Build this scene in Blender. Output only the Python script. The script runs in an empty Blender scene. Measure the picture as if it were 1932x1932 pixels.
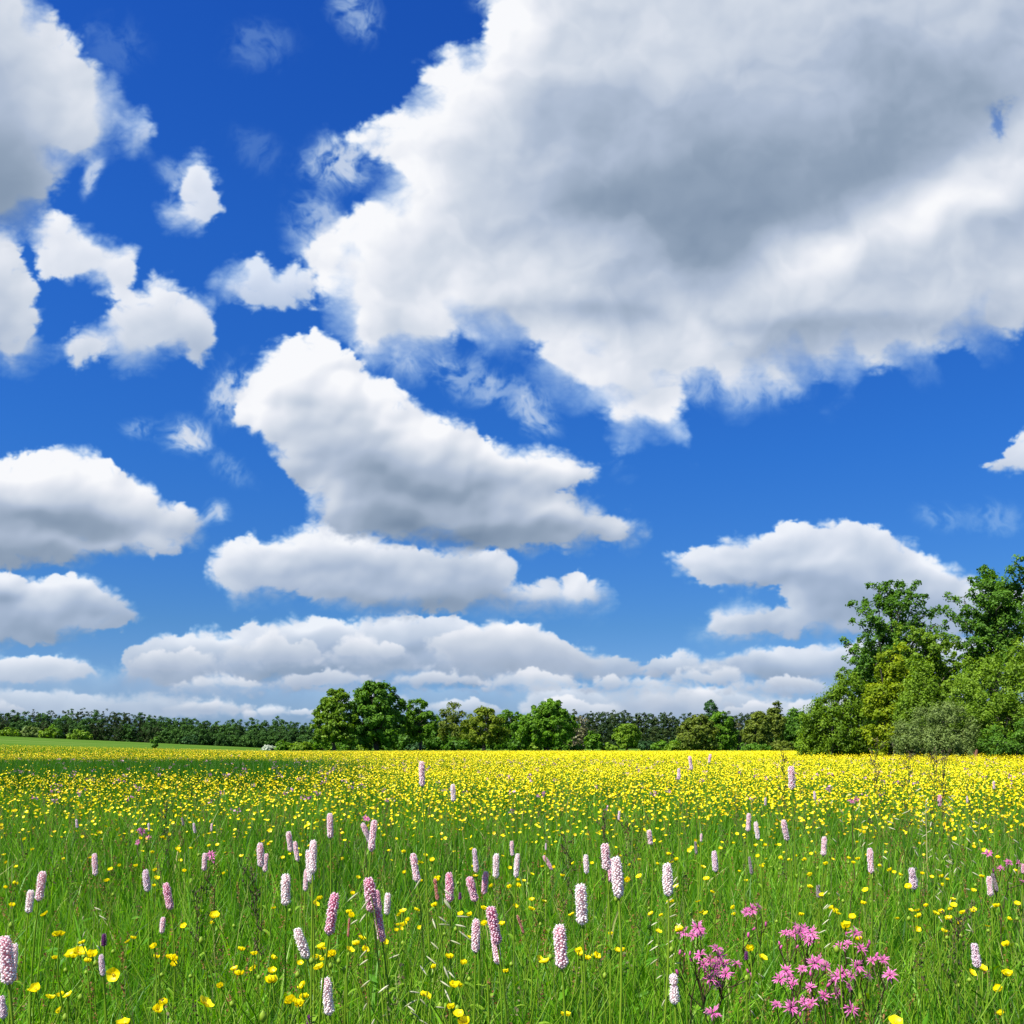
import bpy, math, random
import numpy as np

scene = bpy.context.scene
col = scene.collection
R = math.radians

# ------------------------------------------------------------------ camera, sun, exposure
F = 1835.0            # focal length in units of a 1932-wide frame
EYE = 0.80            # eye height above the ground, metres
HOR = 1412.0          # horizon row in the same units
cam_d = bpy.data.cameras.new('camera')
cam = bpy.data.objects.new('camera', cam_d)
col.objects.link(cam)
cam.location = (0, 0, EYE)
cam.rotation_euler = (R(90), 0, 0)
cam_d.sensor_fit = 'HORIZONTAL'
cam_d.sensor_width = 36.0
cam_d.lens = 36.0 * F / 1932.0
cam_d.shift_y = (HOR - 966.0) / 1932.0
cam_d.clip_start = 0.05
cam_d.clip_end = 8000
scene.camera = cam

SUN_EL, SUN_AZ = R(54), R(236)      # azimuth clockwise from +Y: behind the camera on the left
sun_d = bpy.data.lights.new('sun', 'SUN')
sun_d.energy = 5.0
sun_d.angle = R(0.53)
sun_d.color = (1.0, 0.95, 0.87)
sun = bpy.data.objects.new('sun', sun_d)
col.objects.link(sun)
to_sun = np.array([math.sin(SUN_AZ) * math.cos(SUN_EL), math.cos(SUN_AZ) * math.cos(SUN_EL), math.sin(SUN_EL)])
import mathutils
sun.rotation_euler = mathutils.Vector(tuple(to_sun)).to_track_quat('Z', 'Y').to_euler()

scene.view_settings.view_transform = 'Standard'
scene.view_settings.look = 'None'
scene.view_settings.exposure = 0.95
scene.view_settings.gamma = 1.0
scene.render.engine = 'CYCLES'
cy = scene.cycles
cy.max_bounces = 7; cy.diffuse_bounces = 4; cy.glossy_bounces = 2
cy.transmission_bounces = 5; cy.transparent_max_bounces = 4
cy.caustics_reflective = False; cy.caustics_refractive = False
cy.sample_clamp_indirect = 6.0

# ------------------------------------------------------------------ clouds of the sky: a chart of directions round +Y
# The chart holds cloud cover and cloud brightness only; it is packed in the file and looked up by direction, at infinity.
CX0, CX1, CY0, CY1, CS = -560.0, 2500.0, -620.0, 1450.0, 1.5
nx, ny = int((CX1 - CX0) / CS), int((CY1 - CY0) / CS)
gx = (CX0 + (np.arange(nx) + .5) * CS).astype(np.float32)
gy = (CY0 + (np.arange(ny) + .5) * CS).astype(np.float32)
GX, GY = np.meshgrid(gx, gy)

def perlin(X, Y, seed):
    rs = np.random.RandomState(seed)
    ang = rs.rand(256, 256).astype(np.float32) * 2 * np.pi
    ca, sa = np.cos(ang), np.sin(ang)
    xi = np.floor(X).astype(np.int32); yi = np.floor(Y).astype(np.int32)
    xf = X - xi; yf = Y - yi
    u = xf * xf * xf * (xf * (xf * 6 - 15) + 10); v = yf * yf * yf * (yf * (yf * 6 - 15) + 10)
    def g(i, j, dx, dy):
        a = (xi + i) & 255; b = (yi + j) & 255
        return ca[a, b] * dx + sa[a, b] * dy
    n0 = g(0, 0, xf, yf); n1 = g(1, 0, xf - 1, yf)
    n2 = g(0, 1, xf, yf - 1); n3 = g(1, 1, xf - 1, yf - 1)
    a = n0 + u * (n1 - n0); b = n2 + u * (n3 - n2)
    return (a + v * (b - a)) * 1.5

def fbm(X, Y, octv, seed, gain=.5, billow=False):
    s = np.zeros_like(X); a = 1.0; t = 0.0
    for k in range(octv):
        n = perlin(X * 2 ** k + 17.3 * k, Y * 2 ** k + 9.1 * k, seed + k)
        if billow: n = 2.6 * np.abs(n) - .8
        s += a * n; t += a; a *= gain
    return s / t

def puffs(X, Y, seed):
    """rounded cells, soft where they meet"""
    rs = np.random.RandomState(seed)
    ox = rs.rand(256, 256).astype(np.float32); oy = rs.rand(256, 256).astype(np.float32); rr = (.6 + .5 * rs.rand(256, 256)).astype(np.float32)
    xi = np.floor(X).astype(np.int32); yi = np.floor(Y).astype(np.int32)
    acc = np.zeros_like(X)
    for i in (-1, 0, 1):
        for j in (-1, 0, 1):
            a = (xi + i) & 255; b = (yi + j) & 255
            d2 = ((xi + i + ox[a, b] - X) ** 2 + (yi + j + oy[a, b] - Y) ** 2) / rr[a, b] ** 2
            acc += np.exp(9 * np.sqrt(np.clip(1 - d2, 0, 1)))
    return np.log(acc + 1) / 9 * 1.6 - 1.0

def blur(A, r):
    """separable box blur, three passes"""
    r = int(max(1, r))
    for _ in range(3):
        for ax in (0, 1):
            P = np.concatenate([np.repeat(np.take(A, [0], ax), r + 1, ax), A, np.repeat(np.take(A, [-1], ax), r, ax)], ax)
            C = np.cumsum(P, axis=ax, dtype=np.float64)
            n = A.shape[ax]
            hi = np.take(C, np.arange(2 * r + 1, 2 * r + 1 + n), ax); lo = np.take(C, np.arange(0, n), ax)
            A = ((hi - lo) / (2 * r + 1)).astype(np.float32)
    return A

def sstep(a, b, x):
    t = np.clip((x - a) / (b - a), 0, 1)
    return t * t * (3 - 2 * t)

def poly_sdf(pts, bx):
    """signed distance (inside positive) on a sub-grid, quarter resolution then enlarged"""
    x0, x1, y0, y1 = bx
    st = 4
    xs = gx[x0:x1:st]; ys = gy[y0:y1:st]
    X, Y = np.meshgrid(xs, ys)
    P = np.array(pts, np.float32); Q = np.roll(P, -1, 0)
    d = np.full(X.shape, 1e9, np.float32); ins = np.zeros(X.shape, bool)
    for (ax, ay), (bx_, by_) in zip(P, Q):
        ex, ey = bx_ - ax, by_ - ay
        t = np.clip(((X - ax) * ex + (Y - ay) * ey) / (ex * ex + ey * ey + 1e-9), 0, 1)
        d = np.minimum(d, (X - ax - t * ex) ** 2 + (Y - ay - t * ey) ** 2)
        c = (ay > Y) != (by_ > Y)
        ins ^= c & (X < (bx_ - ax) * (Y - ay) / (by_ - ay + 1e-9) + ax)
    d = np.sqrt(d) * np.where(ins, 1, -1)
    # bilinear enlarge
    ix = np.clip(np.arange(x1 - x0) / st, 0, d.shape[1] - 1.001); iy = np.clip(np.arange(y1 - y0) / st, 0, d.shape[0] - 1.001)
    jx = ix.astype(int); fx = (ix - jx).astype(np.float32); jy = iy.astype(int); fy = (iy - jy).astype(np.float32)
    a = d[jy]; b = d[jy + 1]
    r = a + (b - a) * fy[:, None]
    return r[:, jx] + (r[:, jx + 1] - r[:, jx]) * fx[None, :]

# noise fields: large clouds overhead, smaller flatter ones towards the horizon
wx = fbm(GX / 150, GY / 150, 4, 11); wy = fbm(GX / 150 + 31, GY / 150 + 7, 4, 23)
N_BIG = .75 * fbm(GX / 110 + .5 * wx, GY / 110 + .5 * wy, 6, 41, .55) + .35 * fbm(GX / 70 + .4 * wx, GY / 70 + .4 * wy, 5, 61, .55, True) - .1
N_SML = .6 * fbm(GX / 56 + .4 * wx, GY / 40 + .4 * wy, 5, 81, .55) + .5 * fbm(GX / 38 + .3 * wx, GY / 27 + .3 * wy, 4, 101, .55, True) - .12
N_BIG -= N_BIG.mean() - .14; N_SML -= N_SML.mean() - .14
WISP = fbm(GX / 60 + 1.3 * wx, GY / 60 + 1.3 * wy, 6, 121, .6)

_w = sstep(850, 1180, GY)
def mid(lx, ly, sd):
    X = GX / lx + .35 * wx * 60 / lx; Y = GY / ly + .35 * wy * 60 / ly
    return .55 * puffs(X, Y, sd) + .30 * puffs(X * 2.1 + 5, Y * 2.1 + 3, sd + 1) + .12 * puffs(X * 4.3 + 1, Y * 4.3 + 8, sd + 2) + .25 * fbm(X, Y, 4, sd + 3)
MID = mid(85, 70, 141) * (1 - _w) + mid(48, 30, 151) * _w
LOWF = fbm(GX / 230 + .7 * wx, GY / 170 + .7 * wy, 4, 181, .5)
MID2 = fbm(GX / 60 + .8 * wx, GY / 50 + .8 * wy, 5, 161, .6)
SOFTN = perlin(GX / 90, GY / 80, 171)

ALPHA = np.zeros_like(GX); SHADE = np.full_like(GX, .85)

def sub(pts, m):
    P = np.array(pts)
    x0 = int(max(0, (P[:, 0].min() - m - CX0) / CS)); x1 = int(min(nx, (P[:, 0].max() + m - CX0) / CS))
    y0 = int(max(0, (P[:, 1].min() - m - CY0) / CS)); y1 = int(min(ny, (P[:, 1].max() + m - CY0) / CS))
    return x0, x1, y0, y1

def gblob(X, Y, b):
    x, y, rx, ry, rot, s = b
    c, n = math.cos(R(rot)), math.sin(R(rot))
    dx, dy = X - x, Y - y
    u = (dx * c + dy * n) / rx; v = (-dx * n + dy * c) / ry
    return s * np.exp(-(u * u + v * v))

def cloud(pts, amp=30, small=.5, soft=16, opac=1.0, base=.84, blobs=(), relief=.55, grad=.25, softb=0, depth=60, wisp=0, lowf=.12, deep=.08, lace=.38):
    """one cumulus: outline, edge roughness, softness, overall brightness, thick grey and sunlit white places"""
    bx = sub(pts, amp * 2 + soft * 2 + 60)
    sl = (slice(bx[2], bx[3]), slice(bx[0], bx[1]))
    X, Y = GX[sl], GY[sl]
    n = (1 - small) * N_BIG[sl] + small * N_SML[sl]
    d0 = poly_sdf(pts, bx)
    d = d0 + amp * 1.5 * n
    if wisp: d = d + wisp * WISP[sl]
    P = np.array(pts); ya, yb = P[:, 1].min(), P[:, 1].max()
    vy = np.clip((Y - ya) / (yb - ya), 0, 1)
    sf = soft + softb * sstep(.45, 1, vy)
    m = MID[sl]
    sv = sf * (.35 + 1.5 * sstep(-.35, .55, SOFTN[sl]))            # crisp in places, wispy in others
    a = sstep(-sv * .7, sv * 1.1, d + .5 * np.minimum(sv, 16) * N_SML[sl] + .30 * np.maximum(sv - 16, 0) * LOWF[sl]) * opac
    thin = sstep(.25, .75, -MID2[sl]) * (1 - sstep(0, min(depth, 80) * 1.1, d)) * lace
    a = a * (1 - thin)
    # body height, lit from the upper left: relief of the billows
    h = np.sqrt(np.clip(d, 0, depth * 2.2) / depth) * depth * .5 + depth * .42 * m + amp * .25 * n
    s = np.full_like(X, base)
    for r, k in ((3, .25), (9, .55), (20, .60)):
        hb = blur(h, r)
        o = max(2, int(r * 1.3))
        hs = np.roll(np.roll(hb, int(o * .75), 1), o, 0)          # the body one step towards upper left
        s += relief * k * np.clip((hb - hs) / (o * CS) * .20, -.20, .16)
    s += grad * (.42 - vy) - deep * sstep(depth * .35, depth * 1.5, blur(d, 8))
    s += .06 * (1 - sstep(0, depth, d))
    wX = X + 60 * blur(wx[sl], 6); wY = Y + 60 * blur(wy[sl], 6)
    for b in blobs: s += gblob(wX, wY, b)
    s += lowf * LOWF[sl] + .05 * blur(m, 4)
    s = np.clip(s, 0, 1)
    A = ALPHA[sl]; S = SHADE[sl]
    na = a + A * (1 - a)
    S[...] = np.where(na > 1e-4, (s * a + S * A * (1 - a)) / np.maximum(na, 1e-4), s)
    A[...] = na

FIL = 1 - 2.4 * np.abs(fbm(GX / 34 + 1.2 * wx, GY / 34 + 1.2 * wy, 4, 191, .6))
def wisp(x, y, rx, ry, rot=0, s=.5, th=.05):
    bx = sub([(x - rx * 2, y - rx * 2), (x + rx * 2, y + rx * 2)], 30)
    sl = (slice(bx[2], bx[3]), slice(bx[0], bx[1]))
    g = gblob(GX[sl] + 20 * wx[sl], GY[sl] + 20 * wy[sl], (x, y, rx, ry, rot, 1.0))
    a = s * sstep(th, th + .75, g * (.50 + 1.2 * WISP[sl] + .30 * FIL[sl])) * .85
    A = ALPHA[sl]; S = SHADE[sl]
    na = a + A * (1 - a)
    S[...] = np.where(na > 1e-4, (.84 * a + S * A * (1 - a)) / np.maximum(na, 1e-4), .84)
    A[...] = na

# -- far banks along the horizon first, nearer clouds over them
cloud([(-560, 1250), (-300, 1230), (0, 1245), (90, 1238), (130, 1240), (180, 1265), (235, 1262), (330, 1255), (430, 1270), (560, 1290), (760, 1300),
       (1000, 1290), (1250, 1300), (1450, 1290), (1640, 1270), (1932, 1260), (2500, 1280), (2500, 1400), (-560, 1400)], amp=10, small=1, soft=16, opac=.50, base=.62, grad=.25, relief=.8, depth=30)
cloud([(-560, 1310), (-100, 1300), (0, 1303), (120, 1306), (200, 1316), (300, 1312), (390, 1322), (480, 1336), (420, 1350), (300, 1354), (0, 1350), (-560, 1360)],
      amp=7, small=1, soft=7, opac=.75, base=.70, grad=.3, relief=.8, depth=20)
cloud([(980, 1330), (1010, 1300), (1080, 1296), (1140, 1310), (1220, 1282), (1300, 1290), (1380, 1300), (1450, 1318), (1540, 1330), (1640, 1310), (1800, 1330), (1800, 1380), (1000, 1372)],
      amp=8, small=1, soft=14, opac=.8, base=.70, grad=.34, relief=.9, depth=20, softb=16)
cloud([(238, 1225), (300, 1202), (345, 1198), (400, 1190), (430, 1203), (455, 1180), (480, 1174), (520, 1182), (560, 1172), (600, 1163), (640, 1172), (700, 1168),
       (780, 1160), (860, 1165), (905, 1185), (945, 1176), (1000, 1180), (1060, 1208), (1130, 1232), (1180, 1242), (1240, 1270), (1180, 1290), (1000, 1290), (900, 1300),
       (760, 1290), (560, 1300), (430, 1300), (330, 1310), (240, 1285), (225, 1250)], amp=11, small=1, soft=8, opac=.93, base=.64, grad=.44, relief=1.0, depth=32, softb=30,
      blobs=[(420, 1212, 90, 16, 0, 0.17), (600, 1182, 60, 14, 0, 0.20), (965, 1192, 70, 15, 0, 0.25), (700, 1240, 200, 16, 0, -0.14), (560, 1275, 160, 14, 0, -0.08)])
cloud([(800, 1210), (850, 1190), (905, 1182), (945, 1174), (1005, 1178), (1050, 1200), (1090, 1222), (1140, 1245), (1120, 1275), (980, 1280), (850, 1262)],
      amp=8, small=1, soft=7, opac=.9, base=.69, grad=.42, relief=1.0, depth=24, softb=22)
cloud([(1255, 1235), (1290, 1228), (1340, 1248), (1395, 1232), (1440, 1222), (1500, 1222), (1550, 1220), (1600, 1212), (1660, 1205), (1760, 1210), (1932, 1200), (2500, 1210),
       (2500, 1300), (1800, 1300), (1500, 1296), (1330, 1290), (1230, 1275), (1200, 1258)], amp=10, small=1, soft=7, opac=.93, base=.67, grad=.5, relief=1.0, depth=26, softb=26,
      blobs=[(1500, 1236, 110, 14, 0, 0.14), (1350, 1272, 160, 14, 0, -0.14)])
cloud([(-560, 1250), (-200, 1236), (0, 1243), (40, 1238), (110, 1238), (160, 1252), (185, 1270), (120, 1284), (0, 1288), (-560, 1290)], amp=8, small=1, soft=7, opac=.9, base=.72, grad=.34, relief=.9, depth=22, softb=12)
def cumulus(x, yb, w, h, seed, base=.66):
    """a small distant flat-based cumulus"""
    rs = np.random.RandomState(seed); n = rs.randint(3, 6)
    top = []
    for t in np.linspace(0, 1, 15):
        env = math.sin(math.pi * t) ** .7
        top.append((x + (t - .5) * w, yb - h * env * (.55 + .45 * abs(math.sin(n * 1.6 * t + seed)))))
    cloud(top + [(x + w * .42, yb), (x, yb + h * .10), (x - w * .42, yb)], amp=10, small=1, soft=7, opac=.80, base=base, grad=.36, relief=1.1, depth=20, softb=12, deep=.05)
for i_, (x_, yb_, w_, h_) in enumerate([(-60, 1345, 240, 26), (390, 1340, 160, 18), (560, 1350, 200, 16), (700, 1330, 170, 22), (860, 1345, 220, 26), (1080, 1345, 190, 34), (1290, 1335, 210, 40), (1420, 1348, 150, 26), (1560, 1345, 200, 30), (1760, 1340, 260, 40), (2000, 1340, 300, 40),
                                        (420, 1300, 190, 30), (620, 1296, 220, 34), (820, 1290, 170, 28), (1010, 1300, 220, 40), (1180, 1300, 160, 26), (1470, 1306, 230, 34), (1680, 1300, 200, 44), (330, 1262, 190, 44), (520, 1250, 210, 60), (690, 1248, 180, 54), (1340, 1290, 170, 36)]):
    cumulus(x_, yb_, w_, h_, 400 + i_, .68 + .05 * (i_ % 3))
# -- middle distance
cloud([(-560, 1080), (-200, 1066), (0, 1078), (30, 1090), (50, 1096), (105, 1084), (175, 1094), (222, 1118), (264, 1160), (232, 1186), (185, 1188), (140, 1198), (100, 1216), (0, 1216), (-200, 1222), (-560, 1210)],
      amp=11, small=.9, soft=9, opac=.95, base=.68, grad=.34, relief=1.5, depth=40, softb=10, blobs=[(10, 1125, 40, 22, 0, -0.33), (190, 1140, 60, 26, 20, -0.18), (60, 1195, 90, 16, 0, -0.12), (130, 1100, 60, 14, 0, 0.18)])
cloud([(-560, 880), (-200, 850), (0, 864), (40, 858), (75, 848), (120, 842), (165, 850), (195, 868), (240, 892), (285, 918), (305, 945), (345, 952), (385, 985), (368, 1018),
       (320, 1046), (250, 1040), (190, 1046), (110, 1068), (0, 1072), (-200, 1080), (-560, 1060)], amp=13, small=.8, soft=10, opac=1, base=.72, grad=.36, relief=1.5, depth=55, softb=14,
      blobs=[(120, 965, 180, 26, 4, -0.33), (20, 1050, 120, 26, 0, -0.30), (140, 880, 110, 28, 10, 0.15), (300, 1000, 60, 30, 20, 0.12), (150, 1015, 120, 14, 0, 0.12)])
cloud([(388, 1078), (400, 1050), (425, 1028), (460, 1010), (480, 1012), (500, 1028), (545, 1012), (580, 990), (620, 985), (665, 1006), (700, 1005), (730, 1026), (840, 1040), (945, 1034), (972, 1072),
       (968, 1098), (995, 1102), (1030, 1092), (1060, 1092), (1090, 1074), (1118, 1096), (1155, 1128), (1120, 1142), (1060, 1146), (1000, 1154), (900, 1152), (800, 1158), (700, 1152), (620, 1142), (560, 1118), (500, 1118), (460, 1132), (425, 1108)],
      amp=12, small=.9, soft=9, opac=.97, base=.72, grad=.34, relief=1.5, depth=45, softb=20,
      blobs=[(760, 1060, 170, 22, 0, -0.18), (800, 1130, 220, 18, 0, -0.21), (600, 1010, 130, 20, 0, 0.12), (1080, 1112, 80, 24, 0, 0.15), (900, 1080, 70, 30, 20, -0.12)])
cloud([(440, 792), (452, 752), (468, 705), (500, 668), (545, 640), (590, 628), (620, 640), (655, 662), (690, 700), (740, 720), (775, 752), (812, 785), (850, 795), (900, 812), (925, 835), (965, 852),
       (1020, 850), (1075, 862), (1122, 886), (1108, 908), (1050, 930), (1100, 942), (1130, 968), (1180, 985), (1212, 1004), (1176, 1028), (1130, 1018), (1062, 1040), (1040, 1030), (980, 1032),
       (900, 1036), (800, 1030), (740, 1018), (650, 1010), (600, 985), (588, 945), (548, 900), (520, 858), (498, 818)], amp=17, small=.6, soft=10, opac=1, base=.74, grad=.34, relief=1.7, depth=80, deep=.14, softb=16,
      blobs=[(880, 1000, 200, 26, 4, -0.45), (760, 905, 130, 30, 8, -0.18), (700, 870, 60, 40, 0, -0.08), (620, 720, 120, 60, 40, 0.09), (1010, 960, 100, 18, 0, 0.12), (640, 960, 50, 30, 0, 0.15), (1060, 885, 80, 20, 0, 0.15), (960, 925, 120, 18, 0, -0.12)])
cloud([(1262, 1052), (1300, 1040), (1345, 1030), (1375, 1018), (1400, 1022), (1440, 1012), (1465, 998), (1495, 984), (1535, 992), (1600, 982), (1640, 990), (1690, 1010), (1738, 1045), (1780, 1066),
       (1830, 1090), (1900, 1112), (2100, 1130), (2500, 1120), (2500, 1190), (1900, 1205), (1700, 1206), (1600, 1202), (1530, 1196), (1480, 1200), (1400, 1206), (1322, 1196), (1345, 1156), (1400, 1140),
       (1445, 1150), (1490, 1142), (1470, 1112), (1400, 1106), (1340, 1106), (1296, 1084)], amp=12, small=.9, soft=10, opac=.95, base=.70, grad=.24, relief=1.5, depth=45, softb=20,
      blobs=[(1560, 1030, 130, 20, 0, -0.09), (1400, 1095, 110, 14, 0, -0.18), (1620, 1130, 200, 40, 10, -0.12), (1780, 1070, 40, 14, 0, 0.30), (1540, 1065, 60, 16, 0, 0.12), (1400, 1165, 60, 20, 0, 0.12)])
cloud([(1856, 880), (1888, 868), (1905, 842), (1932, 818), (2020, 800), (2120, 870), (2020, 892), (1950, 888), (1900, 886)], amp=10, small=.8, soft=9, opac=.95, base=.82, depth=40)
# -- overhead, left
cloud([(-560, 430), (-200, 410), (-8, 428), (28, 440), (48, 500), (72, 548), (60, 580), (76, 604), (68, 640), (48, 662), (26, 690), (0, 668), (-60, 650), (-200, 690), (-560, 640)],
      amp=20, small=.5, soft=18, opac=1, base=.78, grad=.2, relief=.6, depth=80, softb=20, blobs=[(0, 640, 60, 40, 0, -.14)])
cloud([(66, 432), (82, 408), (112, 398), (136, 406), (158, 446), (208, 470), (252, 470), (260, 505), (246, 545), (268, 552), (290, 522), (330, 540), (352, 556), (392, 578), (404, 602), (402, 650), (380, 690), (348, 668),
       (300, 660), (262, 690), (236, 692), (206, 668), (170, 672), (148, 692), (112, 656), (150, 632), (196, 612), (222, 574), (192, 540), (168, 512), (120, 520), (74, 522)],
      amp=17, small=.55, soft=18, opac=.98, base=.82, grad=.18, relief=.5, depth=70, softb=14, blobs=[(360, 660, 60, 40, 0, -.16), (230, 600, 40, 30, 0, -.03)])
cloud([(372, 296), (396, 318), (398, 350), (416, 396), (376, 426), (330, 420), (306, 402), (342, 386), (336, 350), (356, 316)], amp=14, small=.6, soft=20, opac=.92, base=.86, grad=.1, relief=.5, depth=60)
cloud([(-560, -620), (-60, -560), (-20, -220), (40, -60), (66, 12), (108, 38), (142, 78), (182, 128), (218, 172), (224, 222), (196, 262), (168, 292), (122, 300), (112, 345), (84, 392), (52, 436), (0, 436), (-200, 420), (-560, 440)],
      amp=26, small=.3, soft=26, opac=1, base=.80, grad=.10, relief=.35, depth=120, softb=26, blobs=[(10, 360, 110, 90, -40, -.42), (-120, 300, 200, 150, 0, -.30), (60, 200, 90, 60, 30, .02), (20, 150, 60, 40, 20, -.06), (-200, 0, 180, 160, 0, -.2)])
cloud([(238, 238), (268, 214), (292, 236), (270, 272), (248, 286)], amp=14, small=.6, soft=30, opac=.75, base=.84, depth=60)
wisp(174, 335, 16, 40, 25, .9, .1); wisp(346, 822, 44, 34, 0, 1.1, .08); wisp(268, 806, 34, 22, 0, .7, .1); wisp(413, 966, 26, 24, 30, .9, .1)
wisp(1010, 780, 44, 50, 0, .75, .1); wisp(880, 712, 80, 46, 20, .55, .12); wisp(790, 690, 70, 40, 0, .55, .12); wisp(664, 24, 44, 60, -30, .6, .12); wisp(490, 85, 70, 46, 0, .22, .1)
wisp(480, 285, 60, 36, 40, .16, .1); wisp(1766, 980, 44, 26, 10, .4, .1); wisp(1872, 975, 60, 36, 0, .35, .1); wisp(430, 735, 40, 60, 30, .95, .06); wisp(430, 880, 60, 24, 30, .35, .1)
wisp(340, 330, 46, 30, 30, .5, .1); wisp(640, 305, 70, 46, -10, .95, .05); wisp(600, 425, 50, 60, -30, .7, .06); wisp(220, 90, 60, 60, 0, .14, .1); wisp(930, 5, 40, 30, 0, .8, .1); wisp(960, 740, 60, 40, 40, .4, .1)
wisp(1400, 735, 120, 40, 0, .6, .1)
# -- the great cloud overhead
cloud([(412, 536), (448, 502), (486, 482), (520, 512), (552, 500), (590, 512), (610, 540), (586, 566), (530, 578), (470, 574), (432, 560)], amp=17, small=.55, soft=26, opac=.85, base=.86, relief=.6, depth=60, wisp=16)
cloud([(1020, -620), (960, -120), (936, -10), (928, 22), (904, 78), (886, 112), (862, 88), (838, 90), (834, 112), (808, 128), (816, 166), (780, 190), (742, 216), (690, 236), (652, 262), (690, 290),
       (716, 302), (736, 332), (728, 358), (700, 376), (664, 402), (640, 428), (598, 440), (560, 478), (586, 520), (604, 552), (634, 578), (660, 604), (668, 644), (690, 676), (744, 664), (800, 652), (838, 652),
       (868, 630), (930, 640), (985, 644), (1022, 652), (1028, 692), (1052, 714), (1100, 724), (1128, 752), (1158, 782), (1170, 838), (1204, 802), (1240, 800), (1276, 816), (1284, 774), (1300, 722), (1348, 702), (1398, 744), (1440, 716), (1504, 736),
       (1532, 702), (1600, 690), (1690, 676), (1760, 660), (1850, 642), (1932, 626), (2100, 600), (2500, 560), (2500, -620)],
      amp=26, small=.35, soft=24, opac=1, base=.90, grad=.0, relief=.34, depth=150, softb=34, lowf=.20, deep=.18, lace=.06,
      blobs=[(1110, 240, 160, 110, 0, -.16), (1330, 250, 170, 120, -10, -.16), (1160, 380, 190, 80, 0, -.06), (1130, 500, 160, 45, 20, -.05), (830, 470, 120, 100, 0, -.03), (800, 600, 130, 60, 0, -.14), (960, 300, 120, 120, 0, -.06),
             (1720, 200, 170, 110, -40, -.20), (1850, 150, 110, 90, 0, -.16), (1730, 20, 120, 46, 0, .10), (1640, 435, 190, 40, -22, .20), (1880, 330, 80, 110, 30, .24), (1760, 390, 80, 40, -30, .12), (1560, 500, 90, 26, -20, .10), (1560, 70, 170, 110, 0, -.16), (1900, 60, 60, 60, 0, -.10), (1750, 480, 180, 60, -16, -.12), (1890, 420, 90, 60, 0, -.08), (2150, 200, 300, 300, 0, -.15), (1750, 650, 330, 60, -6, -.22), (1460, 690, 160, 50, 0, -.16), (1150, 700, 120, 60, 30, -.08), (1240, 770, 60, 60, 0, -.06), (720, 650, 120, 40, 0, -.06)])
def shade_poly(pts, soft, strength, warp=45):
    bx = sub(pts, soft * 3 + 80); sl = (slice(bx[2], bx[3]), slice(bx[0], bx[1]))
    d = poly_sdf(pts, bx) + warp * blur(MID[sl], 3) * .5 + warp * .35 * N_BIG[sl]
    P = np.array(pts); vy = np.clip((GY[sl] - P[:, 1].min()) / (P[:, 1].max() - P[:, 1].min()), 0, 1)
    up = sstep(.62, 0, vy)                                           # the upper side melts away, the lower side is an edge
    w = sstep(-soft * (.5 + 1.4 * up), soft * (1.4 + 3.4 * up), d) * (1 - .45 * up)
    SHADE[sl] += strength * w

shade_poly([(1010, 400), (1060, 330), (1170, 290), (1280, 235), (1420, 165), (1570, 120), (1760, 95), (1880, 110), (1900, 180), (1810, 285), (1745, 335), (1690, 372), (1600, 420), (1495, 458),
            (1440, 510), (1390, 560), (1340, 585), (1290, 560), (1240, 505), (1190, 462), (1100, 430)], 74, -.44, 40)
shade_poly([(1330, 600), (1480, 560), (1640, 545), (1760, 540), (1932, 545), (2100, 560), (1932, 600), (1700, 640), (1560, 660), (1420, 668), (1350, 650)], 44, -.34, 40)
shade_poly([(860, 590), (930, 540), (1040, 520), (1180, 530), (1250, 570), (1260, 610), (1150, 630), (1000, 622), (900, 620)], 44, -.30, 40)
# a blue gap at its right edge
_h = gblob(GX + 60 * wx, GY + 60 * wy, (1882, 225, 30, 52, 30, 1.0))
ALPHA *= 1 - .55 * sstep(.45, 1.5, _h * (1 + 1.6 * WISP + .8 * N_SML))

ALPHA = np.clip(ALPHA, 0, 1); SHADE = np.clip(SHADE, 0, 1)
_fade = sstep(0, 120, np.minimum(GX - CX0, CX1 - GX)) * sstep(0, 120, GY - CY0)
chart = bpy.data.images.new('cloud_chart', nx, ny, alpha=False, float_buffer=True)
chart.colorspace_settings.name = 'Non-Color'
_buf = np.ones((ny, nx, 4), np.float32)
_buf[..., 0] = (ALPHA * _fade)[::-1]; _buf[..., 1] = SHADE[::-1]; _buf[..., 2] = _fade[::-1]
chart.pixels.foreach_set(_buf.ravel())
chart.update()
chart.pack()
del _buf, FIL, N_BIG, N_SML, WISP, wx, wy, _h, _fade

# ------------------------------------------------------------------ world
world = bpy.data.worlds.new('World')
scene.world = world
world.use_nodes = True
wt = world.node_tree
wt.nodes.clear()

def nd(t, kind, **kw):
    n = t.nodes.new(kind)
    for k, v in kw.items(): setattr(n, k, v)
    return n

def mth(t, op, a, b=None, c=None, clamp=False):
    n = t.nodes.new('ShaderNodeMath'); n.operation = op; n.use_clamp = clamp
    for i, v in enumerate((a, b, c)):
        if v is None: continue
        if isinstance(v, (int, float)): n.inputs[i].default_value = v
        else: t.links.new(v, n.inputs[i])
    return n.outputs[0]

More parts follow.
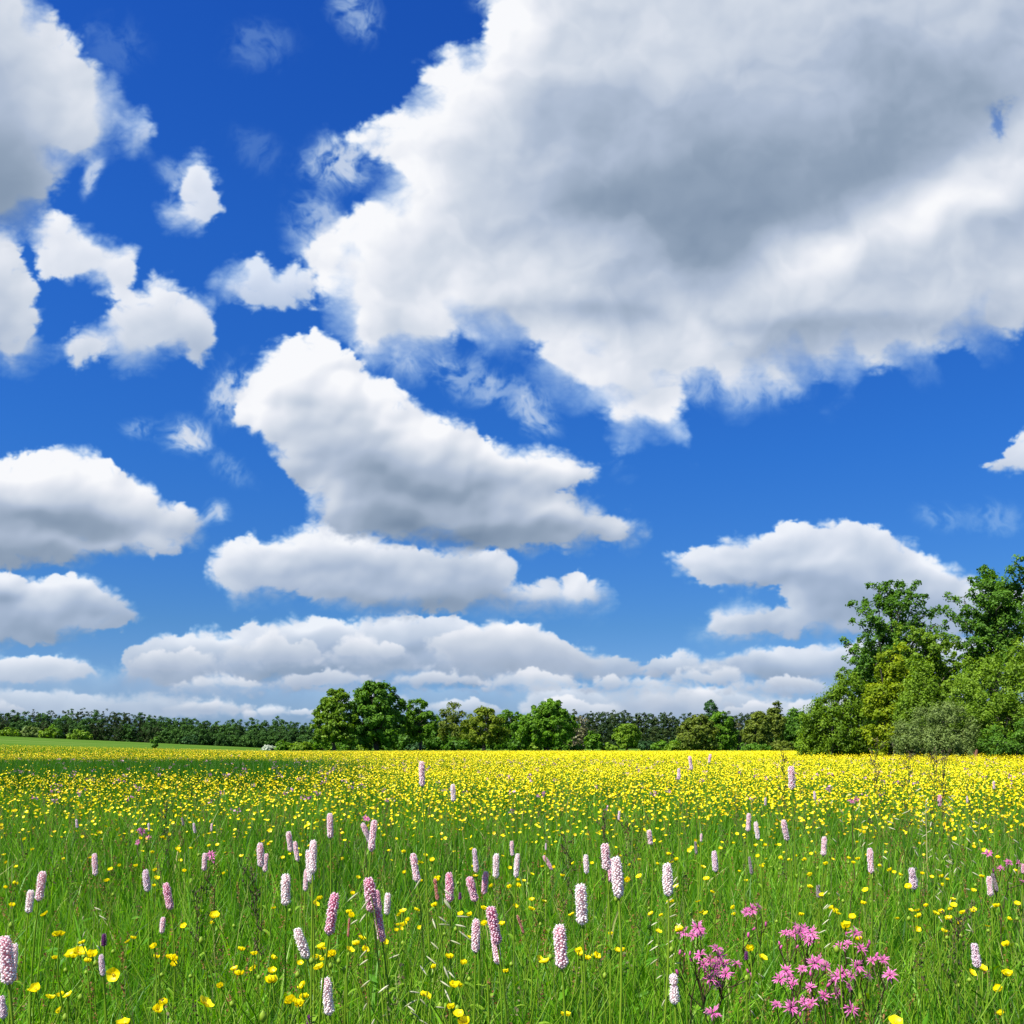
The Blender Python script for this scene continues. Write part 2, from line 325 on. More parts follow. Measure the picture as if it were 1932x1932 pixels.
tc = nd(wt, 'ShaderNodeTexCoord')
sep = nd(wt, 'ShaderNodeSeparateXYZ'); wt.links.new(tc.outputs['Generated'], sep.inputs[0])
dx, dy, dz = sep.outputs
front = mth(wt, 'GREATER_THAN', dy, .15)
ys = mth(wt, 'MAXIMUM', dy, .15)
u = mth(wt, 'DIVIDE', dx, ys); v = mth(wt, 'DIVIDE', dz, ys)
uu = mth(wt, 'MULTIPLY_ADD', u, F / (CX1 - CX0), (966 - CX0) / (CX1 - CX0))
vv = mth(wt, 'MULTIPLY_ADD', v, F / (CY1 - CY0), (CY1 - HOR) / (CY1 - CY0))
cmb = nd(wt, 'ShaderNodeCombineXYZ'); wt.links.new(uu, cmb.inputs[0]); wt.links.new(vv, cmb.inputs[1])
img = nd(wt, 'ShaderNodeTexImage', image=chart, extension='CLIP', interpolation='Cubic')
wt.links.new(cmb.outputs[0], img.inputs[0])
isep = nd(wt, 'ShaderNodeSeparateColor'); wt.links.new(img.outputs[0], isep.inputs[0])
# the rest of the sky: scattered cumulus from noise on a flat cloud layer
zs = mth(wt, 'MAXIMUM', dz, .06)
pc = nd(wt, 'ShaderNodeCombineXYZ'); wt.links.new(mth(wt, 'DIVIDE', dx, zs), pc.inputs[0]); wt.links.new(mth(wt, 'DIVIDE', dy, zs), pc.inputs[1])
nz = nd(wt, 'ShaderNodeTexNoise'); nz.inputs['Scale'].default_value = 1.1; nz.inputs['Detail'].default_value = 7; nz.inputs['Roughness'].default_value = .55
wt.links.new(pc.outputs[0], nz.inputs['Vector'])
other = nd(wt, 'ShaderNodeMapRange', interpolation_type='SMOOTHSTEP'); other.inputs[1].default_value = .50; other.inputs[2].default_value = .60
wt.links.new(nz.outputs[0], other.inputs[0])
inside = mth(wt, 'MULTIPLY', isep.outputs[2], front)
up = mth(wt, 'GREATER_THAN', dz, 0.0)
oa = mth(wt, 'MULTIPLY', mth(wt, 'MULTIPLY', other.outputs[0], up), mth(wt, 'SUBTRACT', 1.0, inside))
alpha = mth(wt, 'MULTIPLY_ADD', isep.outputs[0], front, oa, clamp=True)
oshade = nd(wt, 'ShaderNodeMapRange'); oshade.inputs[1].default_value = .5; oshade.inputs[2].default_value = .8; oshade.inputs[3].default_value = .95; oshade.inputs[4].default_value = .45
wt.links.new(nz.outputs[0], oshade.inputs[0])
shm = nd(wt, 'ShaderNodeMix', data_type='FLOAT')
wt.links.new(inside, shm.inputs[0]); wt.links.new(oshade.outputs[0], shm.inputs[2]); wt.links.new(isep.outputs[1], shm.inputs[3])
crp = nd(wt, 'ShaderNodeValToRGB')
CR = [(0.0, (.19, .265, .38)), (.30, (.28, .36, .48)), (.55, (.43, .51, .65)), (.75, (.62, .68, .78)), (.90, (.80, .83, .90)), (1.0, (.94, .95, .98))]
e = crp.color_ramp.elements
e[0].position, e[0].color = CR[0][0], (*CR[0][1], 1); e[1].position, e[1].color = CR[-1][0], (*CR[-1][1], 1)
for p_, c_ in CR[1:-1]:
    k_ = e.new(p_); k_.color = (*c_, 1)
wt.links.new(shm.outputs[0], crp.inputs[0])
sky = nd(wt, 'ShaderNodeTexSky', sky_type='NISHITA', sun_disc=False, sun_elevation=SUN_EL, sun_rotation=SUN_AZ, altitude=0, air_density=1.0, dust_density=.6, ozone_density=2.5)
hs = nd(wt, 'ShaderNodeHueSaturation'); hs.inputs['Saturation'].default_value = 1.28; hs.inputs['Value'].default_value = 1.0
wt.links.new(sky.outputs[0], hs.inputs['Color'])
# deep polarised blue overhead, paler towards the horizon
trp = nd(wt, 'ShaderNodeValToRGB')
TR = [(0.0, (.25, .36, .72)), (.039, (.26, .355, .62)), (.123, (.20, .345, .55)), (.283, (.168, .385, .69)), (.453, (.17, .405, .78)), (.60, (.145, .36, .78)), (1.0, (.145, .36, .78))]
e = trp.color_ramp.elements
e[0].position, e[0].color = TR[0][0], (*TR[0][1], 1); e[1].position, e[1].color = TR[-1][0], (*TR[-1][1], 1)
for p_, c_ in TR[1:-1]:
    k_ = e.new(p_); k_.color = (*c_, 1)
wt.links.new(dz, trp.inputs[0])
tnt = nd(wt, 'ShaderNodeVectorMath', operation='MULTIPLY'); wt.links.new(hs.outputs[0], tnt.inputs[0]); wt.links.new(trp.outputs[0], tnt.inputs[1])
tn2 = nd(wt, 'ShaderNodeVectorMath', operation='SCALE'); tn2.inputs['Scale'].default_value = 2.0; wt.links.new(tnt.outputs[0], tn2.inputs[0])
bg1 = nd(wt, 'ShaderNodeBackground'); bg1.inputs[1].default_value = .052; wt.links.new(tn2.outputs[0], bg1.inputs[0])
# thin veils scatter bluer light than the thick white body
thn = nd(wt, 'ShaderNodeMix', data_type='RGBA', blend_type='MIX'); thn.inputs[6].default_value = (.42, .78, 1.06, 1); thn.inputs[7].default_value = (1, 1, 1, 1)
wt.links.new(mth(wt, 'POWER', alpha, 1.1), thn.inputs[0])
veil = nd(wt, 'ShaderNodeMix', data_type='RGBA', blend_type='MULTIPLY'); veil.inputs[0].default_value = 1.0
wt.links.new(crp.outputs[0], veil.inputs[6]); wt.links.new(thn.outputs[2], veil.inputs[7])
bg2 = nd(wt, 'ShaderNodeBackground'); bg2.inputs[1].default_value = .52; wt.links.new(veil.outputs[2], bg2.inputs[0])
mx = nd(wt, 'ShaderNodeMixShader')
wt.links.new(alpha, mx.inputs[0]); wt.links.new(bg1.outputs[0], mx.inputs[1]); wt.links.new(bg2.outputs[0], mx.inputs[2])
wo = nd(wt, 'ShaderNodeOutputWorld'); wt.links.new(mx.outputs[0], wo.inputs[0])
world.cycles.sampling_method = 'MANUAL'; world.cycles.sample_map_resolution = 1024
# ------------------------------------------------------------------ helpers
def px2w(px, py, d):
    return ((px - 966.0) / F * d, d, EYE - (py - HOR) / F * d)

def mesh_np(name, V, faces, mat=None, attrs=None, smooth=False):
    """faces: list of (k-gon index arrays, shape (n, k))"""
    me = bpy.data.meshes.new(name)
    V = np.asarray(V, np.float32)
    me.vertices.add(len(V)); me.vertices.foreach_set('co', V.ravel())
    fl = [np.asarray(f, np.int32) for f in faces if len(f)]
    nl = sum(f.size for f in fl); npg = sum(len(f) for f in fl)
    me.loops.add(nl); me.polygons.add(npg)
    me.loops.foreach_set('vertex_index', np.concatenate([f.ravel() for f in fl]))
    tot = np.concatenate([np.full(len(f), f.shape[1], np.int32) for f in fl])
    st = np.concatenate([[0], np.cumsum(tot)[:-1]]).astype(np.int32)
    me.polygons.foreach_set('loop_start', st)
    if smooth: me.polygons.foreach_set('use_smooth', np.ones(npg, bool))
    for k, v in (attrs or {}).items():
        me.attributes.new(k, 'FLOAT', 'POINT').data.foreach_set('value', np.asarray(v, np.float32))
    me.update(calc_edges=True)
    if mat: me.materials.append(mat)
    return me

def link(name, me, parent=None, loc=None):
    o = bpy.data.objects.new(name, me); col.objects.link(o)
    if parent: o.parent = parent
    if loc is not None: o.location = loc
    return o

def tag(o, label, cat, group=None, kind=None):
    o['label'] = label; o['category'] = cat
    if group: o['group'] = group
    if kind: o['kind'] = kind
    return o

def thing(name, loc, label, cat, group=None):
    return tag(link(name, None, None, loc), label, cat, group)

class MB:
    """collects tubes and faces of one mesh"""
    def __init__(s): s.V = []; s.Q = []; s.T = []; s.A = []; s.n = 0
    def add(s, V, Q=(), T=(), a=.5):
        V = np.asarray(V, float).reshape(-1, 3)
        s.V.append(V)
        if len(Q): s.Q.append(np.asarray(Q, int) + s.n)
        if len(T): s.T.append(np.asarray(T, int) + s.n)
        s.A.append(np.full(len(V), a) if np.isscalar(a) else np.asarray(a, float)); s.n += len(V)
    def tube(s, pts, rad, k=5, a=.5, cap=True):
        pts = np.asarray(pts, float); n = len(pts)
        rad = np.full(n, rad) if np.isscalar(rad) else np.asarray(rad, float)
        t = np.gradient(pts, axis=0); t /= np.linalg.norm(t, axis=1)[:, None] + 1e-12
        ref = np.where(np.abs(t[:, 2:3]) > .9, [[1., 0, 0]], [[0, 0, 1.]])
        u = np.cross(t, ref); u /= np.linalg.norm(u, axis=1)[:, None] + 1e-12
        w = np.cross(t, u)
        th = np.arange(k) * 2 * np.pi / k
        R_ = pts[:, None, :] + rad[:, None, None] * (np.cos(th)[None, :, None] * u[:, None, :] + np.sin(th)[None, :, None] * w[:, None, :])
        Q = [(i * k + j, i * k + (j + 1) % k, (i + 1) * k + (j + 1) % k, (i + 1) * k + j) for i in range(n - 1) for j in range(k)]
        s.add(R_.reshape(-1, 3), Q, a=a)
    def mesh(s, name, mat, smooth=True):
        f = []
        if s.Q: f.append(np.concatenate(s.Q))
        if s.T: f.append(np.concatenate(s.T))
        return mesh_np(name, np.concatenate(s.V), f, mat, {'var': np.concatenate(s.A)}, smooth)

def new_mat(name):
    m = bpy.data.materials.new(name); m.use_nodes = True
    t = m.node_tree; t.nodes.clear()
    return m, t, nd(t, 'ShaderNodeOutputMaterial')

def ramp(t, fac, stops, interp='LINEAR'):
    r = nd(t, 'ShaderNodeValToRGB'); r.color_ramp.interpolation = interp
    e = r.color_ramp.elements
    e[0].position, e[0].color = stops[0][0], (*stops[0][1], 1)
    e[1].position, e[1].color = stops[-1][0], (*stops[-1][1], 1)
    for p, c in stops[1:-1]:
        k = e.new(p); k.color = (*c, 1)
    t.links.new(fac, r.inputs[0])
    return r.outputs[0]

def leaf_mat(name, stops, transl=.35, rough=.5, spec=.3, tcol=1.25):
    """leaf-like: colour by the 'var' attribute, part of the light passes through"""
    m, t, o = new_mat(name)
    at = nd(t, 'ShaderNodeAttribute', attribute_name='var')
    c = ramp(t, at.outputs['Fac'], stops)
    p = nd(t, 'ShaderNodeBsdfPrincipled')
    p.inputs['Roughness'].default_value = rough; p.inputs['Specular IOR Level'].default_value = spec
    t.links.new(c, p.inputs['Base Color'])
    tr = nd(t, 'ShaderNodeBsdfTranslucent')
    g = nd(t, 'ShaderNodeHueSaturation'); g.inputs['Value'].default_value = tcol; g.inputs['Saturation'].default_value = 1.08
    t.links.new(c, g.inputs['Color']); t.links.new(g.outputs[0], tr.inputs[0])
    mx_ = nd(t, 'ShaderNodeMixShader'); mx_.inputs[0].default_value = transl
    t.links.new(p.outputs[0], mx_.inputs[1]); t.links.new(tr.outputs[0], mx_.inputs[2]); t.links.new(mx_.outputs[0], o.inputs[0])
    return m

def bark_mat(name, a, b, scale=3.0):
    m, t, o = new_mat(name)
    tc_ = nd(t, 'ShaderNodeTexCoord'); mp = nd(t, 'ShaderNodeMapping'); mp.inputs['Scale'].default_value = (scale * 3, scale * 3, scale * .6)
    t.links.new(tc_.outputs['Object'], mp.inputs[0])
    n = nd(t, 'ShaderNodeTexNoise'); n.inputs['Scale'].default_value = 1.0; n.inputs['Detail'].default_value = 6
    t.links.new(mp.outputs[0], n.inputs['Vector'])
    c = ramp(t, n.outputs[0], [(.3, a), (.7, b)])
    p = nd(t, 'ShaderNodeBsdfPrincipled'); p.inputs['Roughness'].default_value = .9
    t.links.new(c, p.inputs['Base Color']); t.links.new(p.outputs[0], o.inputs[0])
    bp = nd(t, 'ShaderNodeBump'); bp.inputs['Strength'].default_value = .6; t.links.new(n.outputs[0], bp.inputs['Height']); t.links.new(bp.outputs[0], p.inputs['Normal'])
    return m

def smooth(a, b, x):
    t = np.clip((np.asarray(x, float) - a) / (b - a), 0, 1)
    return t * t * (3 - 2 * t)

def vnoise(x, y, seed=0, oct=3):
    """cheap ground noise, about -1..1"""
    return fbm(np.asarray(x, np.float32), np.asarray(y, np.float32), oct, 300 + seed * 10)

# ------------------------------------------------------------------ ground
def terrain(x, y):
    x = np.asarray(x, float); y = np.asarray(y, float)
    a = x / np.maximum(y, 1.0)
    w = np.clip((-.245 - a) / .28, 0, 1.5)
    z = w * .0146 * np.maximum(0, y - 75)
    return z + .35 * smooth(110, 220, y) + .45 * smooth(220, 650, y)

def build_ground():
    ys = np.concatenate([np.linspace(-12, 6, 19), np.linspace(7, 60, 54), np.linspace(64, 240, 45), np.linspace(250, 900, 40), np.geomspace(950, 6500, 18)])
    cols = np.linspace(-1, 1, 121)
    half = 16 + np.maximum(ys, 0) * 1.15
    X = cols[None, :] * half[:, None]; Y = np.repeat(ys[:, None], len(cols), 1)
    Z = terrain(X, Y) + .02 * vnoise(X * .7, Y * .7, 1) * (Y < 60)
    V = np.stack([X, Y, Z], -1).reshape(-1, 3)
    nr, nc = X.shape
    i = np.arange(nr * nc).reshape(nr, nc)
    Q = np.stack([i[:-1, :-1], i[:-1, 1:], i[1:, 1:], i[1:, :-1]], -1).reshape(-1, 4)
    m, t, o = new_mat('meadow_soil_and_far_fields')
    ge = nd(t, 'ShaderNodeNewGeometry'); sp = nd(t, 'ShaderNodeSeparateXYZ'); t.links.new(ge.outputs['Position'], sp.inputs[0])
    n1 = nd(t, 'ShaderNodeTexNoise'); n1.inputs['Scale'].default_value = 9.0; n1.inputs['Detail'].default_value = 6; t.links.new(ge.outputs['Position'], n1.inputs['Vector'])
    near = ramp(t, n1.outputs[0], [(.3, (.012, .022, .006)), (.55, (.03, .05, .010)), (.75, (.06, .07, .02))])
    mp = nd(t, 'ShaderNodeMapping'); mp.inputs['Scale'].default_value = (.012, .05, .05); t.links.new(ge.outputs['Position'], mp.inputs[0])
    n2 = nd(t, 'ShaderNodeTexNoise'); n2.inputs['Scale'].default_value = 1.0; n2.inputs['Detail'].default_value = 8; n2.inputs['Roughness'].default_value = .65; t.links.new(mp.outputs[0], n2.inputs['Vector'])
    far = ramp(t, n2.outputs[0], [(.32, (.032, .085, .009)), (.5, (.055, .125, .014)), (.68, (.13, .18, .045))])
    mr = nd(t, 'ShaderNodeMapRange'); mr.inputs[1].default_value = 100; mr.inputs[2].default_value = 135; t.links.new(sp.outputs[1], mr.inputs[0])
    mxc = nd(t, 'ShaderNodeMix', data_type='RGBA'); t.links.new(mr.outputs[0], mxc.inputs[0]); t.links.new(near, mxc.inputs[6]); t.links.new(far, mxc.inputs[7])
    p = nd(t, 'ShaderNodeBsdfPrincipled'); p.inputs['Roughness'].default_value = .95; p.inputs['Specular IOR Level'].default_value = 0.0
    t.links.new(mxc.outputs[2], p.inputs['Base Color']); t.links.new(p.outputs[0], o.inputs[0])
    g = link('ground', mesh_np('ground', V, [Q], m, None, True))
    g['kind'] = 'structure'
build_ground()

# ------------------------------------------------------------------ trees
def leaf_cards(P, N, size, rng, elong=1.5, bend=.25):
    """two-triangle leaves (diamonds folded along the rib) at P with normals N"""
    n = len(P)
    r = rng.normal(size=(n, 3)); T = np.cross(N, r); T /= np.linalg.norm(T, axis=1)[:, None] + 1e-9
    B = np.cross(N, T)
    s = (size * (.6 + .8 * rng.random(n)))[:, None]
    V = np.stack([P - T * s * elong * .5, P + B * s * .5 + N * s * bend * .3, P + T * s * elong * .5, P - B * s * .5 + N * s * bend * .3], 1)
    idx = np.arange(n)[:, None] * 4
    return V.reshape(-1, 3), np.concatenate([idx + [[0, 1, 2]], idx + [[0, 2, 3]]])

def crown(ells, n_cl, per, leaf, cl_r, rng, inner=.62, up=.45, elong=1.5, flat=.8, droop=0.0):
    """leaf clumps spread through the outer shell of a union of ellipsoids; returns V, T, var, clump centres"""
    E = np.array(ells, float)
    wt_ = (E[:, 3] * E[:, 4] + E[:, 4] * E[:, 5] + E[:, 3] * E[:, 5]); wt_ /= wt_.sum()
    C = []; 
    while len(C) < n_cl:
        k = rng.choice(len(E), p=wt_)
        d = rng.normal(size=3); d /= np.linalg.norm(d)
        rr = inner + (1.02 - inner) * rng.random() ** .6
        c = E[k, :3] + d * E[k, 3:] * rr
        q = ((c - E[:, :3]) / E[:, 3:]); q = np.sqrt((q * q).sum(1)); q[k] = 9
        if q.min() < .55: continue
        if c[2] < .05: continue
        C.append(np.concatenate([c, d, [rng.random(), .55 + .9 * rng.random()]]))
    C = np.array(C)
    return clumps(C, per, leaf, cl_r, rng, up, elong, flat, droop)

def clumps(C, per, leaf, cl_r, rng, up=.45, elong=1.5, flat=.8, droop=0.0):
    """each clump is a dome of leaves: thick on the upper outer side, thin and open beneath"""
    rep = np.repeat(np.arange(len(C)), per)
    feather = elong > 2
    u = rng.normal(size=(len(rep), 3)) + (C[rep, 3:6] * .55 + [0, 0, .55]) * (.6 if feather else 1)
    u /= np.linalg.norm(u, axis=1)[:, None]
    rad = (.35 + .70 * rng.random(len(rep)) ** .45)[:, None]
    # lumpy clump outline: a few twigs stick out
    rad = rad * (1 + .30 * np.sin(5.1 * u[:, :1] + C[rep, 6:7] * 40) * np.sin(4.3 * u[:, 1:2] + C[rep, 6:7] * 70) + .25 * (rng.random((len(rep), 1)) < .10))
    if feather: rad = np.abs(rng.normal(size=(len(rep), 1))) * .75 + .15
    g = u * rad * [1, 1, flat * (1.5 if feather else 1)]
    P = C[rep, :3] + g * cl_r * C[rep, 7:8]
    if droop: P[:, 2] -= droop * np.abs(rng.normal(size=len(P)))
    N = u * .75 + C[rep, 3:6] * .15 + np.array([0, 0, up * .7]) + rng.normal(size=(len(rep), 3)) * .42
    N /= np.linalg.norm(N, axis=1)[:, None] + 1e-9
    keep = P[:, 2] > .02
    P, N, rep = P[keep], N[keep], rep[keep]
    V, T = leaf_cards(P, N, leaf, rng, elong)
    var = np.clip(.5 * C[rep, 6] + .5 * rng.random(len(rep)), 0, 1)
    return V, T, np.repeat(var, 4), C

def limb(a, b, rng, wig=.08, n=6):
    a = np.asarray(a, float); b = np.asarray(b, float); L = np.linalg.norm(b - a)
    t = np.linspace(0, 1, n)[:, None]
    p = a + (b - a) * t
    off = rng.normal(size=(n, 3)) * L * wig * np.sin(t * np.pi)
    off[:, 2] += (L * .06 * np.sin(t * np.pi))[:, 0]
    return p + off

def tree(name, base, ells, label, cat, leafm, barkm, n_cl, per, leaf, cl_r, seed, trunk_r, trunk_h, group=None, inner=.62, up=.45, elong=1.5, twigs=0, multi=1, lean=0, droop=0.0):
    """a tree or bush: trunk with limbs, crown of leaves; ellipsoids in metres above the base"""
    rng = np.random.default_rng(seed)
    o = thing(name, base, label, cat, group)
    V, T, var, C = crown(ells, n_cl, per, leaf, cl_r, rng, inner, up, elong, droop=droop)
    link('crown', mesh_np('crown', V, [T], leafm, {'var': var}), o)
    mb = MB()
    E = np.array(ells, float)
    for q in range(multi):
        off = rng.normal(size=2) * trunk_r * 3 * (multi > 1)
        top = np.array([lean + off[0] * 2, off[1] * 2, trunk_h])
        tp = limb((off[0], off[1], -.15), top, rng, .03, 7)
        mb.tube(tp, np.linspace(trunk_r * 1.25, trunk_r * .6, 7), 8)
        for k in range(len(E)):
            if multi > 1 and k % multi != q: continue
            st = tp[rng.integers(3, 7)]
            e = E[k, :3] + [0, 0, E[k, 5] * .25]
            pl = limb(st, e, rng)
            mb.tube(pl, np.linspace(trunk_r * .5, trunk_r * .14, 6), 6)
            for c in C[rng.choice(len(C), 7, replace=False)]:
                if np.linalg.norm((c[:3] - E[k, :3]) / E[k, 3:]) < 1.3:
                    mb.tube(limb(pl[rng.integers(2, 6)], c[:3], rng), np.linspace(trunk_r * .16, trunk_r * .04, 6), 4)
    for k in range(twigs):
        c = C[rng.integers(len(C))]
        e = E[rng.integers(len(E))]
        st = np.array([e[0], e[1], max(e[2] - e[5] * .8, trunk_h * .7)]) * [.5, .5, 1]
        mb.tube(limb(st, c[:3] + rng.normal(size=3) * cl_r * .5, rng, .06, 5), np.linspace(trunk_r * .12, trunk_r * .03, 5), 3)
    link('trunk', mb.mesh('trunk', barkm), o)
    return o

def shoot_tree(name, label, leafk, px, d, tips, per_limb, per, leaf, cl_r, seed, group, trunk=.16, inner_limbs=30, sparse_tip=True):
    """an open tree: limbs fan out from the trunk to the given tips (picture units at this distance give their height and spread), leaf clumps along each limb"""
    rng = np.random.default_rng(seed)
    X = (px - 966) / F * d; zb = float(terrain(X, d))
    o = thing(name, (X, d, zb), label, 'tree', group)
    T = np.array([((tx - px) / F * d, rng.normal() * 1.0, EYE - (ty - HOR) / F * d - zb) for tx, ty in tips])
    Hh = T[:, 2].max()
    ex = []
    for k in range(inner_limbs):
        a, b = T[rng.integers(len(T))], T[rng.integers(len(T))]; w = rng.random()
        e = (a * w + b * (1 - w)) * [.9, 1, 1]; e[2] *= .55 + .42 * rng.random(); e[1] = rng.normal() * 1.3
        ex.append(e)
    allT = np.concatenate([T, np.array(ex)])
    mb = MB(); tp = limb((0, 0, -.15), (T[:, 0].mean() * .3, 0, Hh * .80), rng, .02, 9)
    mb.tube(tp, np.linspace(trunk * 1.2, trunk * .18, 9), 8)
    C = []
    for k, e in enumerate(allT):
        hz = max(.3, e[2] - abs(e[0]) * .75 - .10 * Hh * (.5 + rng.random()))
        f = np.clip(hz / (Hh * .80) * 8, .5, 7.6); i = int(f); st = tp[i] + (tp[i + 1] - tp[i]) * (f - i)
        L = limb(st, e, rng, .05, 8); L[3:6, 2] += .04 * np.linalg.norm(e - st)
        mb.tube(L, np.linspace(trunk * .34, trunk * .06, 8), 5)
        for q in range(per_limb):
            t = .35 + .68 * (q + rng.random() * .8) / per_limb
            j = min(6, int(t * 7)); c = L[j] + (L[min(j + 1, 7)] - L[j]) * (t * 7 - j)
            c = c + rng.normal(size=3) * cl_r * .55 * (1.2 - t * .7)
            dv = c - np.array([tp[4][0], 0, c[2] - .6]); dv /= np.linalg.norm(dv) + 1e-9
            C.append(np.concatenate([c, dv, [rng.random(), (1.15 - .65 * t) * (.7 + .6 * rng.random())]]))
    C = np.array(C); C = C[C[:, 2] > .3]
    V, Tr, var, _ = clumps(C, per, leaf, cl_r, rng, .4, 1.5, .9)
    link('crown', mesh_np('crown', V, [Tr], LM[leafk], {'var': var}), o)
    link('trunk', mb.mesh('trunk', BARK), o)
    return o

LM = {
 'dark':   leaf_mat('dark_green_leaves', [(0, (.042, .112, .010)), (.5, (.082, .195, .015)), (1, (.150, .295, .024))], .38, .55, .18),
 'mid':    leaf_mat('mid_green_leaves', [(0, (.055, .128, .008)), (.5, (.104, .232, .012)), (1, (.185, .345, .020))], .38, .55, .18),
 'lime':   leaf_mat('yellow_green_leaves', [(0, (.12, .19, .006)), (.5, (.22, .31, .008)), (1, (.36, .41, .012))], .4, .55, .18),
 'olive':  leaf_mat('olive_leaves', [(0, (.070, .105, .012)), (.5, (.130, .180, .018)), (1, (.21, .26, .03))], .35, .55, .18),
 'deep':   leaf_mat('deep_green_linden_leaves', [(0, (.034, .095, .008)), (.5, (.070, .172, .012)), (1, (.145, .285, .018))], .34, .55, .16),
 'fresh':  leaf_mat('fresh_green_linden_leaves', [(0, (.065, .130, .008)), (.5, (.125, .228, .012)), (1, (.215, .335, .018))], .38, .55, .16),
 'yolive': leaf_mat('yellow_olive_leaves', [(0, (.085, .13, .010)), (.5, (.155, .215, .013)), (1, (.25, .31, .02))], .38, .55, .18),
 'light':  leaf_mat('light_green_leaves', [(0, (.085, .16, .010)), (.5, (.155, .27, .016)), (1, (.25, .38, .030))], .4, .55, .18),
 'grey':   leaf_mat('grey_green_willow_leaves', [(0, (.085, .135, .028)), (.5, (.155, .225, .05)), (1, (.26, .335, .10))], .35, .55, .18),
 'blue':   leaf_mat('bluish_dark_green_leaves', [(0, (.022, .062, .018)), (.5, (.045, .115, .032)), (1, (.08, .17, .05))], .3, .55, .15),
 'bare':   leaf_mat('brown_buds_and_twigs', [(0, (.075, .070, .030)), (.5, (.125, .118, .050)), (1, (.17, .18, .06))], .15),
 'white':  leaf_mat('white_blossom', [(0, (.25, .33, .2)), (.5, (.5, .54, .42)), (1, (.7, .72, .62))]),
}
BARK = bark_mat('grey_brown_bark', (.035, .028, .02), (.12, .10, .075))
BARKR = bark_mat('reddish_bark', (.10, .04, .02), (.26, .12, .06))

def place_tree(name, label, cat, leafk, x0, x1, ytop, d, lobes, n_cl, per, leaf, cl_r, seed, ybase=None, trunk=.3, **kw):
    """lobes are given in crown units: x -1..1 over the width, z 0..1 from base to top; sizes likewise"""
    xc = (x0 + x1) / 2; W = (x1 - x0) / F * d / 2
    X = (xc - 966) / F * d
    zb = float(terrain(X, d)); zt = EYE - (ytop - HOR) / F * d
    Hh = zt - zb
    ells = [(lx * W, ly * W, lz * Hh, rx * W, ry * W, rz * Hh) for lx, ly, lz, rx, ry, rz in lobes]
    return tree(name, (X, d, zb), ells, label, cat, LM[leafk], kw.pop('bark', BARK), n_cl, per, leaf, cl_r, seed, trunk, kw.pop('trunk_h', .4) * Hh, **kw)

ROUND = [(0, 0, .62, .62, .62, .37), (-.42, -.1, .48, .52, .5, .32), (.42, .1, .47, .54, .5, .32), (-.1, -.4, .42, .6, .5, .30), (.15, -.3, .68, .5, .5, .29), (0, .4, .5, .7, .5, .33)]
BROAD = [(0, 0, .68, .60, .6, .31), (-.5, 0, .55, .48, .5, .30), (.5, .1, .54, .48, .5, .32), (-.25, -.4, .38, .55, .5, .28), (.3, -.4, .36, .6, .5, .28), (.2, -.2, .75, .45, .45, .24), (-.3, .1, .76, .4, .4, .22), (0, .4, .45, .8, .5, .34)]
BUSH = [(0, 0, .45, .62, .6, .52), (-.5, -.1, .32, .5, .5, .36), (.5, -.1, .34, .5, .5, .38), (0, -.4, .28, .7, .5, .30)]
COLUMN = [(0, 0, .30, .75, .75, .30), (.05, 0, .55, .8, .8, .28), (-.05, 0, .80, .55, .55, .21)]
HG = 'trees along the far edge of the buttercup field'
